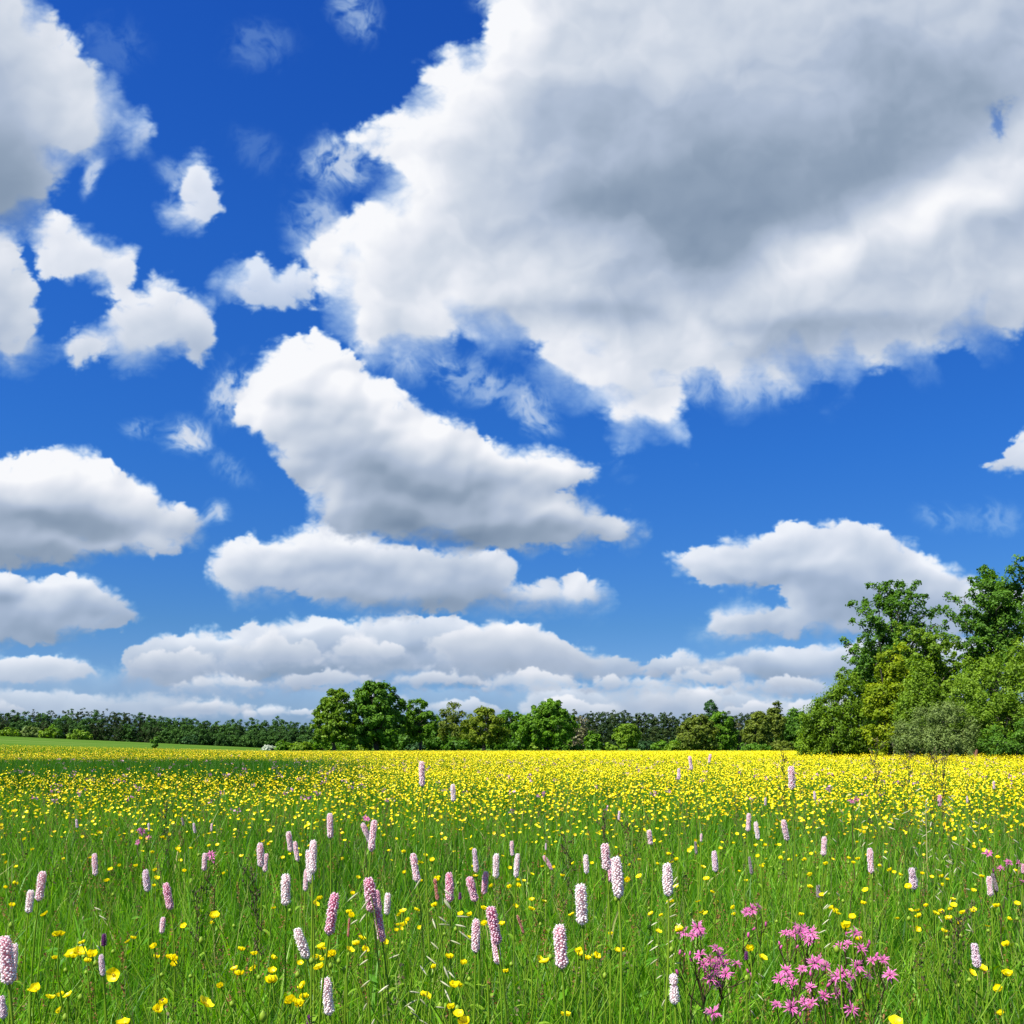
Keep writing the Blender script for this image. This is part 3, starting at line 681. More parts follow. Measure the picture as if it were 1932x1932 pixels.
def mids():
    D = 205
    place_tree('linden_tree', 'light green tall tree, left one of the two largest trees in the far row', 'tree', 'fresh', 590, 672, 1304, D, [(0.1, 0, .74, .52, .5, .27), (-.3, 0, .6, .5, .5, .24), (.35, -.1, .55, .6, .5, .28), (-.35, -.2, .36, .62, .5, .24), (.2, -.3, .34, .7, .5, .26), (-.1, .2, .85, .34, .3, .15)],
               144, 119, 0.36, 0.78, 1, trunk=.32, group=HG, twigs=14)
    place_tree('linden_tree', 'largest dark green round tree in the far row, right of the light green tall one', 'tree', 'deep', 655, 766, 1290, D + 4, BROAD + [(-.15, -.2, .84, .4, .4, .16)], 258, 124, 0.37, 0.87, 2, trunk=.5, group=HG, trunk_h=.3)
    place_tree('ash_tree', 'mid green tree with visible bare trunk, right of the largest tree', 'tree', 'mid', 757, 828, 1322, D + 12, [(-.1, 0, .76, .6, .6, .24), (-.4, 0, .55, .5, .5, .25), (.4, 0, .55, .55, .5, .26), (0, -.3, .5, .7, .5, .28)], 105, 97, 0.32, 0.74, 3, trunk=.3, group=HG, twigs=16)
    place_tree('ash_tree', 'thin half bare tree with sparse brownish top in the far row', 'tree', 'olive', 826, 884, 1331, D + 8, [(0, 0, .84, .75, .6, .17), (-.3, 0, .6, .6, .5, .2), (.3, 0, .5, .6, .5, .25), (0, 0, .35, .8, .6, .25)], 85, 59, 0.29, 0.74, 4, trunk=.28, group=HG, twigs=60)
    place_tree('field_maple', 'round yellow olive tree with short dark trunk in the middle of the far row', 'tree', 'yolive', 868, 958, 1337, D - 4, ROUND, 144, 113, 0.29, 0.69, 5, trunk=.34, group=HG)
    place_tree('ash_tree', 'mid green tree standing close behind the round yellow olive tree', 'tree', 'mid', 932, 994, 1339, D + 22, [(0, 0, .72, .8, .7, .28), (0, 0, .4, .9, .7, .35)], 96, 91, 0.32, 0.74, 6, trunk=.3, group=HG, twigs=12)
    place_tree('oak_tree', 'large bright mid green tree with domed top, tallest right of centre in the far row', 'tree', 'mid', 979, 1084, 1318, D, [(.12, 0, .80, .42, .45, .20), (-.35, 0, .58, .5, .5, .25), (.5, 0, .5, .5, .5, .28), (-.45, -.2, .36, .55, .5, .26), (.2, -.3, .38, .6, .5, .28), (.1, -.2, .62, .5, .5, .24), (0, .4, .45, .8, .5, .36)], 220, 113, 0.34, 0.78, 7, trunk=.45, group=HG)
    place_tree('bare_tree', 'leafless brownish tree just right of the large domed tree', 'tree', 'bare', 1074, 1118, 1352, D + 30, [(0, 0, .65, .85, .8, .35), (0, 0, .35, .9, .8, .3)], 70, 10, .45, .8, 8, trunk=.22, group=HG, twigs=160, multi=3)
    place_tree('young_tree', 'smallest round bright green tree before the pine wood, right of the leafless tree', 'tree', 'mid', 1103, 1134, 1383, D, ROUND, 41, 81, 0.29, 0.55, 9, trunk=.16, group=HG)
    place_tree('maple_tree', 'bright green rounded tree standing alone before the dark pine wood', 'tree', 'light', 1157, 1208, 1364, D + 2, ROUND, 85, 102, 0.29, 0.64, 10, trunk=.25, group=HG)
    place_tree('field_maple', 'large round olive tree, left one of the olive pair right of the pine wood', 'tree', 'olive', 1278, 1352, 1347, D, ROUND + [(-.3, -.3, .25, .7, .5, .24), (.3, -.3, .25, .7, .5, .24)], 162, 108, 0.29, 0.69, 11, trunk=.3, group=HG)
    place_tree('maple_tree', 'fresh green tree right beside the large round olive tree, below the tall poplar', 'tree', 'mid', 1336, 1388, 1344, D + 8, [(-.1, 0, .72, .75, .7, .27), (.2, 0, .4, .9, .7, .38), (-.3, -.2, .3, .8, .6, .3)], 105, 97, 0.29, 0.69, 12, trunk=.28, group=HG)
    place_tree('poplar_tree', 'dark slender poplar rising highest above the far row right of centre', 'tree', 'blue', 1327, 1354, 1317, D + 60, [(0, 0, .78, .7, .7, .2), (-.1, 0, .55, .9, .9, .2), (.4, 0, .62, .7, .7, .14), (0, 0, .35, .9, .9, .25)], 75, 81, 0.32, 0.74, 13, trunk=.25, group=HG)
    place_tree('bare_tree', 'pale brown dead tree between the two groups of olive trees', 'tree', 'bare', 1382, 1402, 1366, D + 10, [(0, 0, .62, .9, .9, .36), (0, 0, .3, .9, .9, .3)], 40, 8, .4, .7, 14, trunk=.14, group=HG, twigs=110, multi=2)
    place_tree('field_maple', 'round olive tree, right one of the olive pair', 'tree', 'olive', 1400, 1454, 1345, D, ROUND + [(0, -.3, .25, .9, .5, .24)], 124, 102, 0.29, 0.69, 15, trunk=.28, group=HG)
    place_tree('hornbeam_tree', 'narrow pointed olive green tree right of the olive pair', 'tree', 'olive', 1447, 1480, 1328, D + 6, COLUMN, 85, 91, 0.29, 0.64, 16, trunk=.25, group=HG)
    place_tree('oak_tree', 'dark green tree at the right end of the far row, beside the near thicket', 'tree', 'dark', 1472, 1530, 1340, D + 14, ROUND + [(0, -.3, .25, .9, .5, .24)], 114, 102, 0.30, 0.74, 17, trunk=.3, group=HG)
    for i, (x0, x1, yt, lk, lb) in enumerate([(744, 800, 1362, 'dark', 'dark tree filling the gap behind the visible bare trunk'), (800, 850, 1370, 'dark', 'dark tree behind the gap left of the half bare tree'), (850, 905, 1372, 'dark', 'dark tree between the half bare tree and the round yellow olive one'),
                                               (1030, 1096, 1376, 'dark', 'dark tree low behind the right side of the domed tree'), (640, 690, 1368, 'dark', 'dark tree between the trunks of the two largest trees'), (1352, 1420, 1376, 'dark', 'dark tree low behind the pale dead tree')]):
        place_tree('hedge_tree', lb, 'tree', lk, x0, x1, yt, D + 34, BUSH, 60, 60, .4, .8, 60 + i, trunk=.2, group=HG)
    # hedge bushes at their feet
    BG = 'bushes at the foot of the far trees'
    for i, (x0, x1, yt, lk, lb, dd) in enumerate([
        (496, 520, 1409, 'white', 'low white blossoming bush left of the two largest far trees', 215), (520, 548, 1400, 'mid', 'small pointed green bush between white blossom and the large trees', 212), (546, 590, 1397, 'light', 'light green bush touching the left side of the light green tall tree', 208),
        (584, 640, 1400, 'mid', 'dark bush below the light green tall tree', 212), (676, 700, 1402, 'light', 'light bush seen between the trunks of the two largest trees', 216), (836, 880, 1392, 'dark', 'dark bush below the half bare tree', 208),
        (766, 800, 1404, 'blue', 'bluish bush behind the visible bare trunk', 230), (950, 1000, 1388, 'dark', 'dark bush between the yellow olive tree and the domed tree', 212), (1000, 1024, 1396, 'light', 'small yellow green bush at the left foot of the domed tree', 203), (1080, 1100, 1408, 'dark', 'low dark bush under the leafless tree', 206),
        (1136, 1160, 1404, 'light', 'low light bush left of the solitary bright green tree', 206), (1208, 1236, 1394, 'blue', 'bluish bush right of the solitary bright green tree', 240), (1230, 1262, 1398, 'mid', 'mid green bush before the dark pine wood edge', 236), (1254, 1284, 1402, 'light', 'yellow green low bush left of the large round olive tree', 208),
        (1396, 1460, 1402, 'dark', 'dark low bush under the right olive tree', 203), (1456, 1510, 1400, 'olive', 'olive brown low scrub under the narrow pointed tree', 202), (1500, 1526, 1396, 'mid', 'green bush beside the near thicket at the far row', 200)]):
        place_tree('bush', lb, 'bush', lk, x0, x1, yt, dd, BUSH, 34, 26, .42, .5, 40 + i, trunk=.06, group=BG, trunk_h=.3, multi=2)
    for i, (x0, x1, yt, lb) in enumerate([(585, 700, 1396, 'dark hedge closing the view between the trunks of the two largest far trees'), (690, 800, 1397, 'dark hedge behind the visible bare trunk'), (790, 905, 1394, 'dark hedge behind the half bare tree'), (895, 1000, 1394, 'dark hedge behind the round yellow olive tree'),
                                          (990, 1100, 1398, 'dark hedge behind the domed tree'), (1270, 1380, 1398, 'dark hedge behind the large round olive tree'), (1370, 1480, 1398, 'dark hedge behind the right olive tree'), (1470, 1560, 1396, 'dark hedge at the right end of the far row')]):
        place_tree('hedge', lb, 'hedge', 'dark', x0, x1, yt, D + 40, [(-.7, 0, .5, .36, .5, .5), (-.25, 0, .5, .38, .5, .52), (.25, 0, .5, .38, .5, .5), (.7, 0, .5, .36, .5, .52)], 70, 60, .36, .8, 120 + i, trunk=.08, trunk_h=.3, inner=.2, multi=4)
    place_tree('young_tree', 'small dark solitary tree on the green slope before the left forest', 'tree', 'dark', 286, 300, 1391, 172, ROUND + [(0, 0, .25, .6, .6, .22)], 40, 40, .20, .26, 70, trunk=.07)
    for i, (x0, x1, yt, dd, lk, lb) in enumerate([(-8, 40, 1374, 560, 'light', 'pale green bush at the far left end of the forest edge'), (36, 82, 1371, 565, 'grey', 'grey green rounded bush second from the left at the forest edge'), (76, 104, 1374, 560, 'light', 'pale bush left of the dark round one at the forest edge'),
                                                   (90, 116, 1367, 570, 'mid', 'rounded mid green bush before the left forest'), (128, 172, 1376, 560, 'light', 'wide light green low bush on the slope at the forest edge'), (345, 372, 1386, 570, 'blue', 'bluish bush at the forest edge above the green slope')]):
        place_tree('bush', lb, 'bush', lk, x0, x1, yt, dd, BUSH, 36, 22, .9, 1.1, 80 + i, trunk=.12, group='bushes before the left forest', trunk_h=.3, multi=2)
mids()

# ---- the two far woods, masses that read as one
def wood(name, label, spots, seed, leafk):
    rng = np.random.default_rng(seed)
    VV, TT, AA = [], [], []; n = 0
    mbt = MB()
    for (X, Y, hgt, wid, kind, tone) in spots:
        zb = float(terrain(X, Y)) - .3
        if kind == 'pine':
            ells = [(0, 0, hgt * .86, wid * .45, wid * .45, hgt * .15), (0, 0, hgt * .62, wid * .62, wid * .6, hgt * .20), (rng.normal() * .4, 0, hgt * .38, wid * .55, wid * .5, hgt * .2), (0, 0, hgt * .14, wid * .9, wid * .5, hgt * .15)]
            cl, per, lf, cr = 50, 36, .44, .90
        else:
            ells = [(0, 0, hgt * .68, wid * .62, wid * .6, hgt * .31), (-wid * .4, 0, hgt * .45, wid * .5, wid * .5, hgt * .34), (wid * .4, -wid * .2, hgt * .42, wid * .5, wid * .5, hgt * .34), (0, -wid * .3, hgt * .2, wid * .8, wid * .5, hgt * .2), (wid * .5, 0, hgt * .16, wid * .7, wid * .4, hgt * .17)]
            cl, per, lf, cr = 64, 46, .56, 1.25
        V, T, var, C = crown(ells, cl, per, lf, cr, rng, .6, .4)
        VV.append(V + [X, Y, zb]); TT.append(T + n); n += len(V); AA.append(np.clip(var * .55 + tone * .45, 0, 1))
        mbt.tube(limb((X, Y, zb), (X, Y, zb + hgt * .8), rng, .02, 4), np.linspace(.22, .08, 4), 5, a=.0)
    m, t, o = LM[leafk], None, None
    V = np.concatenate(VV + mbt.V); T = np.concatenate(TT)
    Q = np.concatenate(mbt.Q) + n
    A = np.concatenate(AA + mbt.A)
    w = link(name, mesh_np(name, V, [T, Q], m, {'var': A}))
    tag(w, label, 'forest', None, 'stuff')

LM['wood'] = leaf_mat('mixed_forest_leaves', [(0, (.022, .036, .012)), (.28, (.045, .058, .020)), (.42, (.030, .080, .016)), (.72, (.055, .130, .022)), (1, (.10, .20, .03))], .25, .6, .1)
LM['pinewood'] = leaf_mat('pine_forest_needles', [(0, (.018, .044, .010)), (.5, (.036, .070, .017)), (.8, (.062, .085, .022)), (1, (.08, .115, .03))], .15, .6, .1)
def woods():
    rng = np.random.default_rng(5)
    top = np.array([(-200, 1346), (0, 1349), (60, 1351), (110, 1349), (180, 1347), (240, 1353), (290, 1357), (330, 1360), (380, 1364), (430, 1368), (480, 1364), (540, 1366), (590, 1368), (680, 1364), (900, 1360), (1100, 1352)], float)
    sp = []
    for row, (d0, dz) in enumerate(((600, -3), (622, 0), (650, 3))):
        px = -170.0
        while px < 860:
            d = d0 + rng.normal() * 6
            X = (px - 966) / F * d; zt = EYE - (np.interp(px, top[:, 0], top[:, 1]) - HOR) / F * d
            hgt = zt - float(terrain(X, d)) + dz + rng.normal() * 1.1
            if row == 0: hgt *= .72 + .2 * rng.random()
            dark = px < 300 and rng.random() < .65
            sp.append((X, d, max(hgt, 6), (4.2 if px < 300 else 5.4) + 1.2 * rng.random(), 'pine' if dark else 'leaf', rng.random() * .25 if dark else .4 + .6 * rng.random()))
            px += (5.2 + 3 * rng.random()) * F / d * .62 * 1.1
    wood('forest', 'long dark mixed forest along the left horizon behind the green slope', sp, 6, 'wood')
    top = np.array([(880, 1362), (1060, 1352), (1110, 1348), (1190, 1350), (1260, 1352), (1290, 1354), (1340, 1356), (1420, 1352), (1480, 1352), (1540, 1350), (1700, 1345), (2300, 1340)], float)
    sp = []
    for row, (d0, dz) in enumerate(((470, -2.5), (490, 0), (515, 2))):
        px = 880.0
        while px < 2250:
            d = d0 + rng.normal() * 5
            X = (px - 966) / F * d; zt = EYE - (np.interp(px, top[:, 0], top[:, 1]) - HOR) / F * d
            hgt = zt - float(terrain(X, d)) + dz + rng.normal() * .9
            if row == 0: hgt *= .7 + .2 * rng.random()
            sp.append((X, d, max(hgt, 5), 2.3 + .8 * rng.random(), 'pine', rng.random() ** 1.5))
            px += (2.8 + 1.8 * rng.random()) * F / d * .8
    wood('pine_forest', 'dark brownish pine forest on the horizon behind the right half of the far tree row', sp, 7, 'pinewood')
woods()

# ---- the near thicket on the right
def thicket():
    G = 'trees and bushes of the thicket on the right'
    shoot_tree('aspen_tree', 'tall dark green tree with ragged upright top, left of the two tallest in the thicket', 'dark', 1688, 62,
               [(1600, 1172), (1594, 1258), (1606, 1138), (1598, 1205), (1622, 1150), (1612, 1285), (1646, 1124), (1658, 1102), (1664, 1128), (1680, 1094), (1690, 1118), (1702, 1094), (1712, 1126), (1726, 1104), (1742, 1128), (1756, 1158), (1772, 1146), (1770, 1190), (1782, 1210), (1640, 1170), (1676, 1150), (1716, 1160), (1606, 1240), (1740, 1180), (1596, 1222), (1600, 1300), (1612, 1322), (1622, 1268), (1630, 1300), (1640, 1230)],
               9, 52, .100, .40, 101, G, .15, 54)
    shoot_tree('aspen_tree', 'tallest dark green tree at the right edge with thin branches poking from its top', 'dark', 1880, 60,
               [(1790, 1148), (1782, 1176), (1802, 1112), (1818, 1122), (1836, 1094), (1848, 1090), (1862, 1100), (1874, 1062), (1888, 1066), (1900, 1072), (1908, 1094), (1924, 1078), (1938, 1088), (1956, 1098), (1976, 1086), (1990, 1110), (1792, 1205), (1800, 1240), (1826, 1150), (1860, 1130), (1900, 1120), (1940, 1130), (1970, 1160), (1985, 1200), (1845, 1180)],
               9, 52, .100, .41, 102, G, .18, 60)
    place_tree('maple_tree', 'bright yellow green maple at the front left of the thicket', 'tree', 'lime', 1626, 1722, 1226, 52,
               [(.1, 0, .84, .45, .4, .16), (.3, 0, .70, .6, .5, .2), (-.3, 0, .55, .55, .5, .18), (-.2, 0, .33, .75, .6, .2), (.4, 0, .48, .55, .5, .22), (.1, -.2, .18, .7, .5, .18), (-.15, 0, .93, .2, .2, .10), (.45, 0, .92, .16, .2, .10)], 127, 124, 0.090, 0.30, 103, trunk=.09, group=G, inner=.45, twigs=14)
    shoot_tree('maple_tree', 'young light green maple shoots standing behind the yellow green maple', 'light', 1742, 56,
               [(1696, 1178), (1702, 1206), (1716, 1192), (1734, 1188), (1742, 1214), (1762, 1200), (1780, 1190), (1790, 1216), (1802, 1204), (1690, 1236), (1720, 1240), (1764, 1240), (1800, 1250), (1750, 1270), (1812, 1232), (1822, 1248), (1790, 1240), (1806, 1268), (1780, 1262)], 6, 60, .10, .34, 104, G, .08, 34)
    place_tree('willow_bush', 'green feathery bush forming the left end of the thicket', 'bush', 'fresh', 1504, 1648, 1266, 54,
               [(.35, 0, .70, .50, .5, .28), (.12, 0, .80, .2, .3, .16), (-.22, 0, .56, .34, .4, .26), (-.5, 0, .36, .42, .4, .28), (-.72, -.1, .20, .28, .4, .2), (0, -.3, .3, .7, .5, .3), (.6, -.3, .3, .5, .5, .3)], 204, 138, 0.069, 0.30, 105, trunk=.07, group=G, inner=.5, twigs=24, multi=3, elong=2.4, up=.3)
    place_tree('willow_bush', 'fresh green bush in the middle of the thicket right of the yellow green maple', 'bush', 'light', 1690, 1780, 1250, 50,
               [(0, 0, .72, .6, .5, .26), (-.4, 0, .45, .5, .5, .28), (.4, 0, .5, .55, .5, .3), (0, -.2, .3, .7, .5, .28)], 127, 138, 0.063, 0.27, 106, trunk=.06, group=G, inner=.5, multi=3, elong=2.4, up=.3)
    place_tree('willow_bush', 'low dull grey green willow bush at the front of the thicket', 'bush', 'grey', 1680, 1842, 1322, 47,
               [(.1, 0, .62, .5, .5, .34), (-.4, 0, .4, .5, .5, .34), (.55, 0, .5, .45, .5, .36), (-.7, -.2, .22, .3, .4, .22), (0, -.4, .25, .8, .4, .26)], 195, 147, 0.051, 0.23, 107, trunk=.05, group=G, inner=.5, multi=4, elong=2.2, up=.3)
    place_tree('willow_tree', 'broad light green willow filling the right edge of the picture', 'tree', 'light', 1772, 2090, 1212, 49,
               [(-.1, 0, .78, .36, .4, .22), (.3, 0, .82, .4, .4, .18), (-.4, 0, .62, .34, .4, .28), (-.62, 0, .48, .3, .4, .28), (.05, -.2, .5, .5, .5, .34), (.5, -.1, .55, .5, .5, .36), (-.35, -.3, .3, .5, .4, .3), (.3, -.3, .28, .6, .4, .28), (-.75, 0, .25, .25, .3, .22), (.8, 0, .4, .3, .4, .36)], 365, 151, 0.060, 0.28, 108, trunk=.1, group=G, inner=.5, twigs=20, multi=4, elong=2.6, up=.3)
    place_tree('willow_bush', 'dark green bush low behind the flowers at the right edge below the willow', 'bush', 'dark', 1850, 1985, 1345, 46,
               [(0, 0, .5, .7, .5, .45), (-.5, 0, .35, .5, .4, .36), (.5, 0, .35, .5, .4, .36)], 110, 114, 0.060, 0.25, 109, trunk=.05, group=G, inner=.4, multi=3)
    place_tree('hawthorn_bush', 'dense dark bush seen through the gaps behind the willows of the thicket', 'bush', 'dark', 1640, 1990, 1232, 66, [(-.6, 0, .45, .4, .4, .45), (-.2, 0, .5, .4, .4, .48), (.2, 0, .5, .4, .4, .48), (.6, 0, .5, .4, .4, .5), (-.4, 0, .2, .5, .3, .2), (.4, 0, .2, .5, .3, .2)],
               330, 80, .15, .6, 111, trunk=.08, group=G, inner=.3, multi=4)
    # short broken reddish trunk in front of the willow
    d = 44.0; x, y, z = px2w(1842, 1418, d)
    mb = MB(); rng = np.random.default_rng(3)
    pts = np.array([(0, 0, 0), (.01, 0, .25), (-.01, .01, .5), (.02, 0, .72)])
    mb.tube(pts, [.10, .075, .07, .05], 9)
    k = mb.n; mb.add([(.02, 0, .77)], T=[(-9 + i, -9 + (i + 1) % 9, 0) for i in range(9)])
    mb.tube([(0.0, 0, .4), (-.08, .02, .56), (-.13, .02, .66)], [.03, .02, .01], 6)
    s = link('tree_stump', mb.mesh('tree_stump', BARKR), None, (x, d, float(terrain(x, d))))
    tag(s, 'short broken reddish brown trunk standing before the broad willow', 'stump')
thicket()
# ------------------------------------------------------------------ meadow grass (countless: one object)
def wedge(y0, y1, dens, rng, m=1.2, k=.545):
    """random ground points of the visible wedge (with room for a step aside) between two distances"""
    ns = 60
    e = np.linspace(y0, y1, ns + 1); c = (e[1:] + e[:-1]) / 2
    area = (2 * k * c + 2 * m) * (e[1:] - e[:-1])
    n = int(area.sum() * dens)
    b = rng.choice(ns, n, p=area / area.sum())
    y = e[b] + rng.random(n) * (e[1] - e[0])
    x = (rng.random(n) * 2 - 1) * (k * y + m)
    return x, y

def sedge_zone(x, y):
    """taller dark tussocks across the left of the field"""
    px = 966 + F * x / y
    w = smooth(760, 420, px) * smooth(12.5, 16, y) * smooth(34, 25, y)
    return np.clip(w * (.75 + .5 * vnoise(x * .35, y * .22, 4)), 0, 1)

def blades(x, y, h, w, lean, segs, rng, face=None):
    n = len(x)
    az = rng.random(n) * 2 * np.pi
    la = rng.random(n) * 2 * np.pi
    sx, sy = np.cos(az), np.sin(az)
    L = (lean * (.25 + rng.random(n)))
    z0 = terrain(x, y) - .01
    V = np.zeros((n, segs * 2 + 1, 3)); 
    for i in range(segs + 1):
        t = i / segs
        cx = x + np.cos(la) * L * h * t ** 2.0; cy = y + np.sin(la) * L * h * t ** 2.0
        cz = z0 + h * (t - .28 * np.clip(L, 0, 1.2) * t ** 3)
        ww = w * .5 * (1 - t) ** .55 * (1.0 if i else .8)
        if i < segs:
            V[:, 2 * i] = np.stack([cx - sx * ww, cy - sy * ww, cz], 1)
            V[:, 2 * i + 1] = np.stack([cx + sx * ww, cy + sy * ww, cz], 1)
        else: V[:, 2 * i] = np.stack([cx, cy, cz], 1)
    k = segs * 2 + 1
    b = np.arange(n)[:, None] * k
    Q = [b + [[2 * i, 2 * i + 1, 2 * i + 3, 2 * i + 2]] for i in range(segs - 1)]
    T = b + [[2 * segs - 2, 2 * segs - 1, 2 * segs]]
    return V.reshape(-1, 3), (np.concatenate(Q) if Q else np.zeros((0, 4), int)), T, k

GRASS = leaf_mat('meadow_grass', [(0, (.024, .095, .005)), (.25, (.056, .188, .007)), (.55, (.112, .300, .009)), (.82, (.205, .420, .016)), (.93, (.27, .38, .06)), (1, (.42, .38, .15))], .42, .45, .22, 1.3)

def build_grass():
    rng = np.random.default_rng(77)
    VV, QQ, TT, AA = [], [], [], []; n = 0
    zones = [(.75, 2.2, 5200, .30, .0034, 4, .55), (2.2, 4.0, 2900, .30, .0042, 3, .5), (4.0, 9.0, 1250, .32, .0062, 3, .45), (9, 24, 330, .34, .011, 2, .4), (24, 60, 60, .36, .028, 2, .35), (60, 138, 12, .36, .075, 1, .3)]
    for (y0, y1, dens, h0, w0, segs, lean) in zones:
        x, y = wedge(y0, y1, dens, rng)
        cl = vnoise(x * 2.3, y * 2.3, 2); cl2 = vnoise(x * .5, y * .5, 3)
        kp = rng.random(len(x)) < .72 + .5 * cl
        x, y, cl, cl2 = x[kp], y[kp], cl[kp], cl2[kp]
        m = len(x)
        sz = sedge_zone(x, y)
        h = h0 * (.50 + .62 * rng.random(m) ** 1.1) * (1 + .22 * cl + .10 * cl2) * (1 + .75 * sz * (rng.random(m) ** 1.2))
        tall = rng.random(m) < .035
        h = np.where(tall, h * 1.5, h); h = np.minimum(h, .62)
        w = w0 * (.55 + .9 * rng.random(m)); w = np.where(tall, w * .6, w)
        if y1 <= 9: w = np.where(rng.random(m) < .07, w * 2.1, w)
        V, Q, T, k = blades(x, y, h, w, lean * np.where(tall, .35, 1), segs, rng)
        var = np.clip(.40 + .26 * rng.normal(size=m) + .36 * cl2 + .12 * cl - .35 * sz, 0, .86)
        var = np.where(rng.random(m) < .10, .72 + .18 * rng.random(m), var)
        dry = rng.random(m) < .045; var = np.where(dry, .90 + .1 * rng.random(m), var)
        VV.append(V); QQ.append(Q + n); TT.append(T + n); AA.append(np.repeat(var, k)); n += len(V)
    # tall sedge tussocks standing in a band on the left
    x, y = wedge(14, 32, 420, rng, 1.0); sz = sedge_zone(x, y)
    kp = rng.random(len(x)) < sz * .9; kp &= vnoise(x * 1.1, y * .8, 9) > -.25
    x, y = x[kp], y[kp]; m = len(x)
    V, Q, T, k = blades(x, y, .44 + .22 * rng.random(m) ** 1.3, .016 * (.7 + .6 * rng.random(m)), .35, 2, rng)
    VV.append(V); QQ.append(Q + n); TT.append(T + n); AA.append(np.repeat(.05 + .25 * rng.random(m), k)); n += len(V)
    # long arching blades close by
    x, y = wedge(.9, 2.6, 26, rng); m = len(x)
    V, Q, T, k = blades(x, y, .30 + .16 * rng.random(m), .0075 + .004 * rng.random(m), 1.1, 7, rng)
    VV.append(V); QQ.append(Q + n); TT.append(T + n); AA.append(np.repeat(.45 + .4 * rng.random(m), k)); n += len(V)
    # broad leaves low down: clover, dock, sorrel leaves between the blades
    x, y = wedge(.8, 3.5, 120, rng); m = len(x)
    P = np.stack([x, y, .05 + .20 * rng.random(m)], 1)
    N = rng.normal(size=(m, 3)) * .45 + [0, 0, 1]; N /= np.linalg.norm(N, axis=1)[:, None]
    V, T = leaf_cards(P, N, .013, rng, 3.2, .5)
    VV.append(V); TT.append(T + n); AA.append(np.repeat(.25 + .4 * rng.random(m), 4)); n += len(V)
    g = link('grass', mesh_np('grass', np.concatenate(VV), [np.concatenate(QQ), np.concatenate(TT)], GRASS, {'var': np.concatenate(AA)}))
    tag(g, 'lush green grass of the flowering meadow, taller and darker in a band on the left', 'grass', None, 'stuff')
build_grass()

# thin flowering grass stalks and rusty sorrel, countless as well
STALK = leaf_mat('seed_stalks_and_sorrel', [(0, (.045, .035, .018)), (.3, (.10, .075, .03)), (.5, (.10, .16, .03)), (.7, (.19, .17, .08)), (.86, (.20, .085, .022)), (1, (.27, .13, .05))], .25, .6, .2)
def build_stalks():
    rng = np.random.default_rng(78)
    VV, QQ, TT, AA = [], [], [], []; n = 0
    for (y0, y1, dens, wf) in ((1.0, 3.0, 72, 1), (3.0, 8, 46, 1.15), (8, 22, 9, 1.7), (22, 50, 1.6, 3.0)):
        x, y = wedge(y0, y1, dens, rng); m = len(x)
        kind = np.where(rng.random(m) < .55 + .25 * (y < 4), 1, 0)                 # 1 sorrel, 0 grass head
        h = np.where(kind == 1, .27 + .14 * rng.random(m), .36 + .22 * rng.random(m))
        V, Q, T, k = blades(x, y, h, .0022 * wf * np.ones(m), .22, 3, rng)
        tip = V.reshape(m, k, 3)[:, -1]; pre = V.reshape(m, k, 3)[:, -3]
        ax = tip - pre; ax /= np.linalg.norm(ax, axis=1)[:, None]
        VV.append(V); QQ.append(Q + n); TT.append(T + n); AA.append(np.repeat(np.where(kind == 1, .6 + .1 * rng.random(m), .42 + .2 * rng.random(m)), k)); n += len(V)
        # heads: many tiny scales along the top of the stalk
        per = 26 if y0 < 8 else 6
        L = np.where(kind == 1, .05 + .05 * rng.random(m), .045 + .05 * rng.random(m))
        rep = np.repeat(np.arange(m), per)
        s = rng.random(len(rep))
        sp = np.where(kind[rep] == 1, .0026, .0035 + .006 * (rng.random(m) < .35)[rep]) * wf * (1.15 - .7 * s)
        P = tip[rep] + ax[rep] * ((s - .75) * L[rep])[:, None] + rng.normal(size=(len(rep), 3)) * sp[:, None] * [1, 1, .8]
        N = rng.normal(size=(len(rep), 3)); N /= np.linalg.norm(N, axis=1)[:, None]
        V, T = leaf_cards(P, N, .0034 * wf * (1.6 if per == 5 else 1), rng, 1.5)
        tone = np.where(kind == 1, .80 + .2 * rng.random(m), np.where(rng.random(m) < .6, .05 + .25 * rng.random(m), .6 + .15 * rng.random(m)))
        VV.append(V); TT.append(T + n); AA.append(np.repeat(np.clip(tone[rep] + .06 * rng.normal(size=len(rep)), 0, 1), 4)); n += len(V)
    g = link('seed_stalks', mesh_np('seed_stalks', np.concatenate(VV), [np.concatenate(QQ), np.concatenate(TT)], STALK, {'var': np.concatenate(AA)}))
    tag(g, 'thin flowering grass stalks and rusty sorrel spikes scattered through the meadow', 'grass stalks', None, 'stuff')
build_stalks()

# ------------------------------------------------------------------ buttercups by the thousand (beyond the nearest three hundred)
def yellow_mat():
    m, t, o = new_mat('buttercup_petal')
    at = nd(t, 'ShaderNodeAttribute', attribute_name='var')
    c = ramp(t, at.outputs['Fac'], [(0, (.66, .44, .002)), (.4, (.92, .74, .003)), (1, (.98, .88, .006))])
    p = nd(t, 'ShaderNodeBsdfPrincipled'); p.inputs['Roughness'].default_value = .40; p.inputs['Specular IOR Level'].default_value = .28
    t.links.new(c, p.inputs['Base Color'])
    tr = nd(t, 'ShaderNodeBsdfTranslucent'); t.links.new(c, tr.inputs[0])
    mx_ = nd(t, 'ShaderNodeMixShader'); mx_.inputs[0].default_value = .30
    t.links.new(p.outputs[0], mx_.inputs[1]); t.links.new(tr.outputs[0], mx_.inputs[2]); t.links.new(mx_.outputs[0], o.inputs[0])
    return m
YEL = yellow_mat()
PINKFAR = leaf_mat('far_pink_blossom', [(0, (.35, .12, .22)), (1, (.65, .38, .5))], .3)

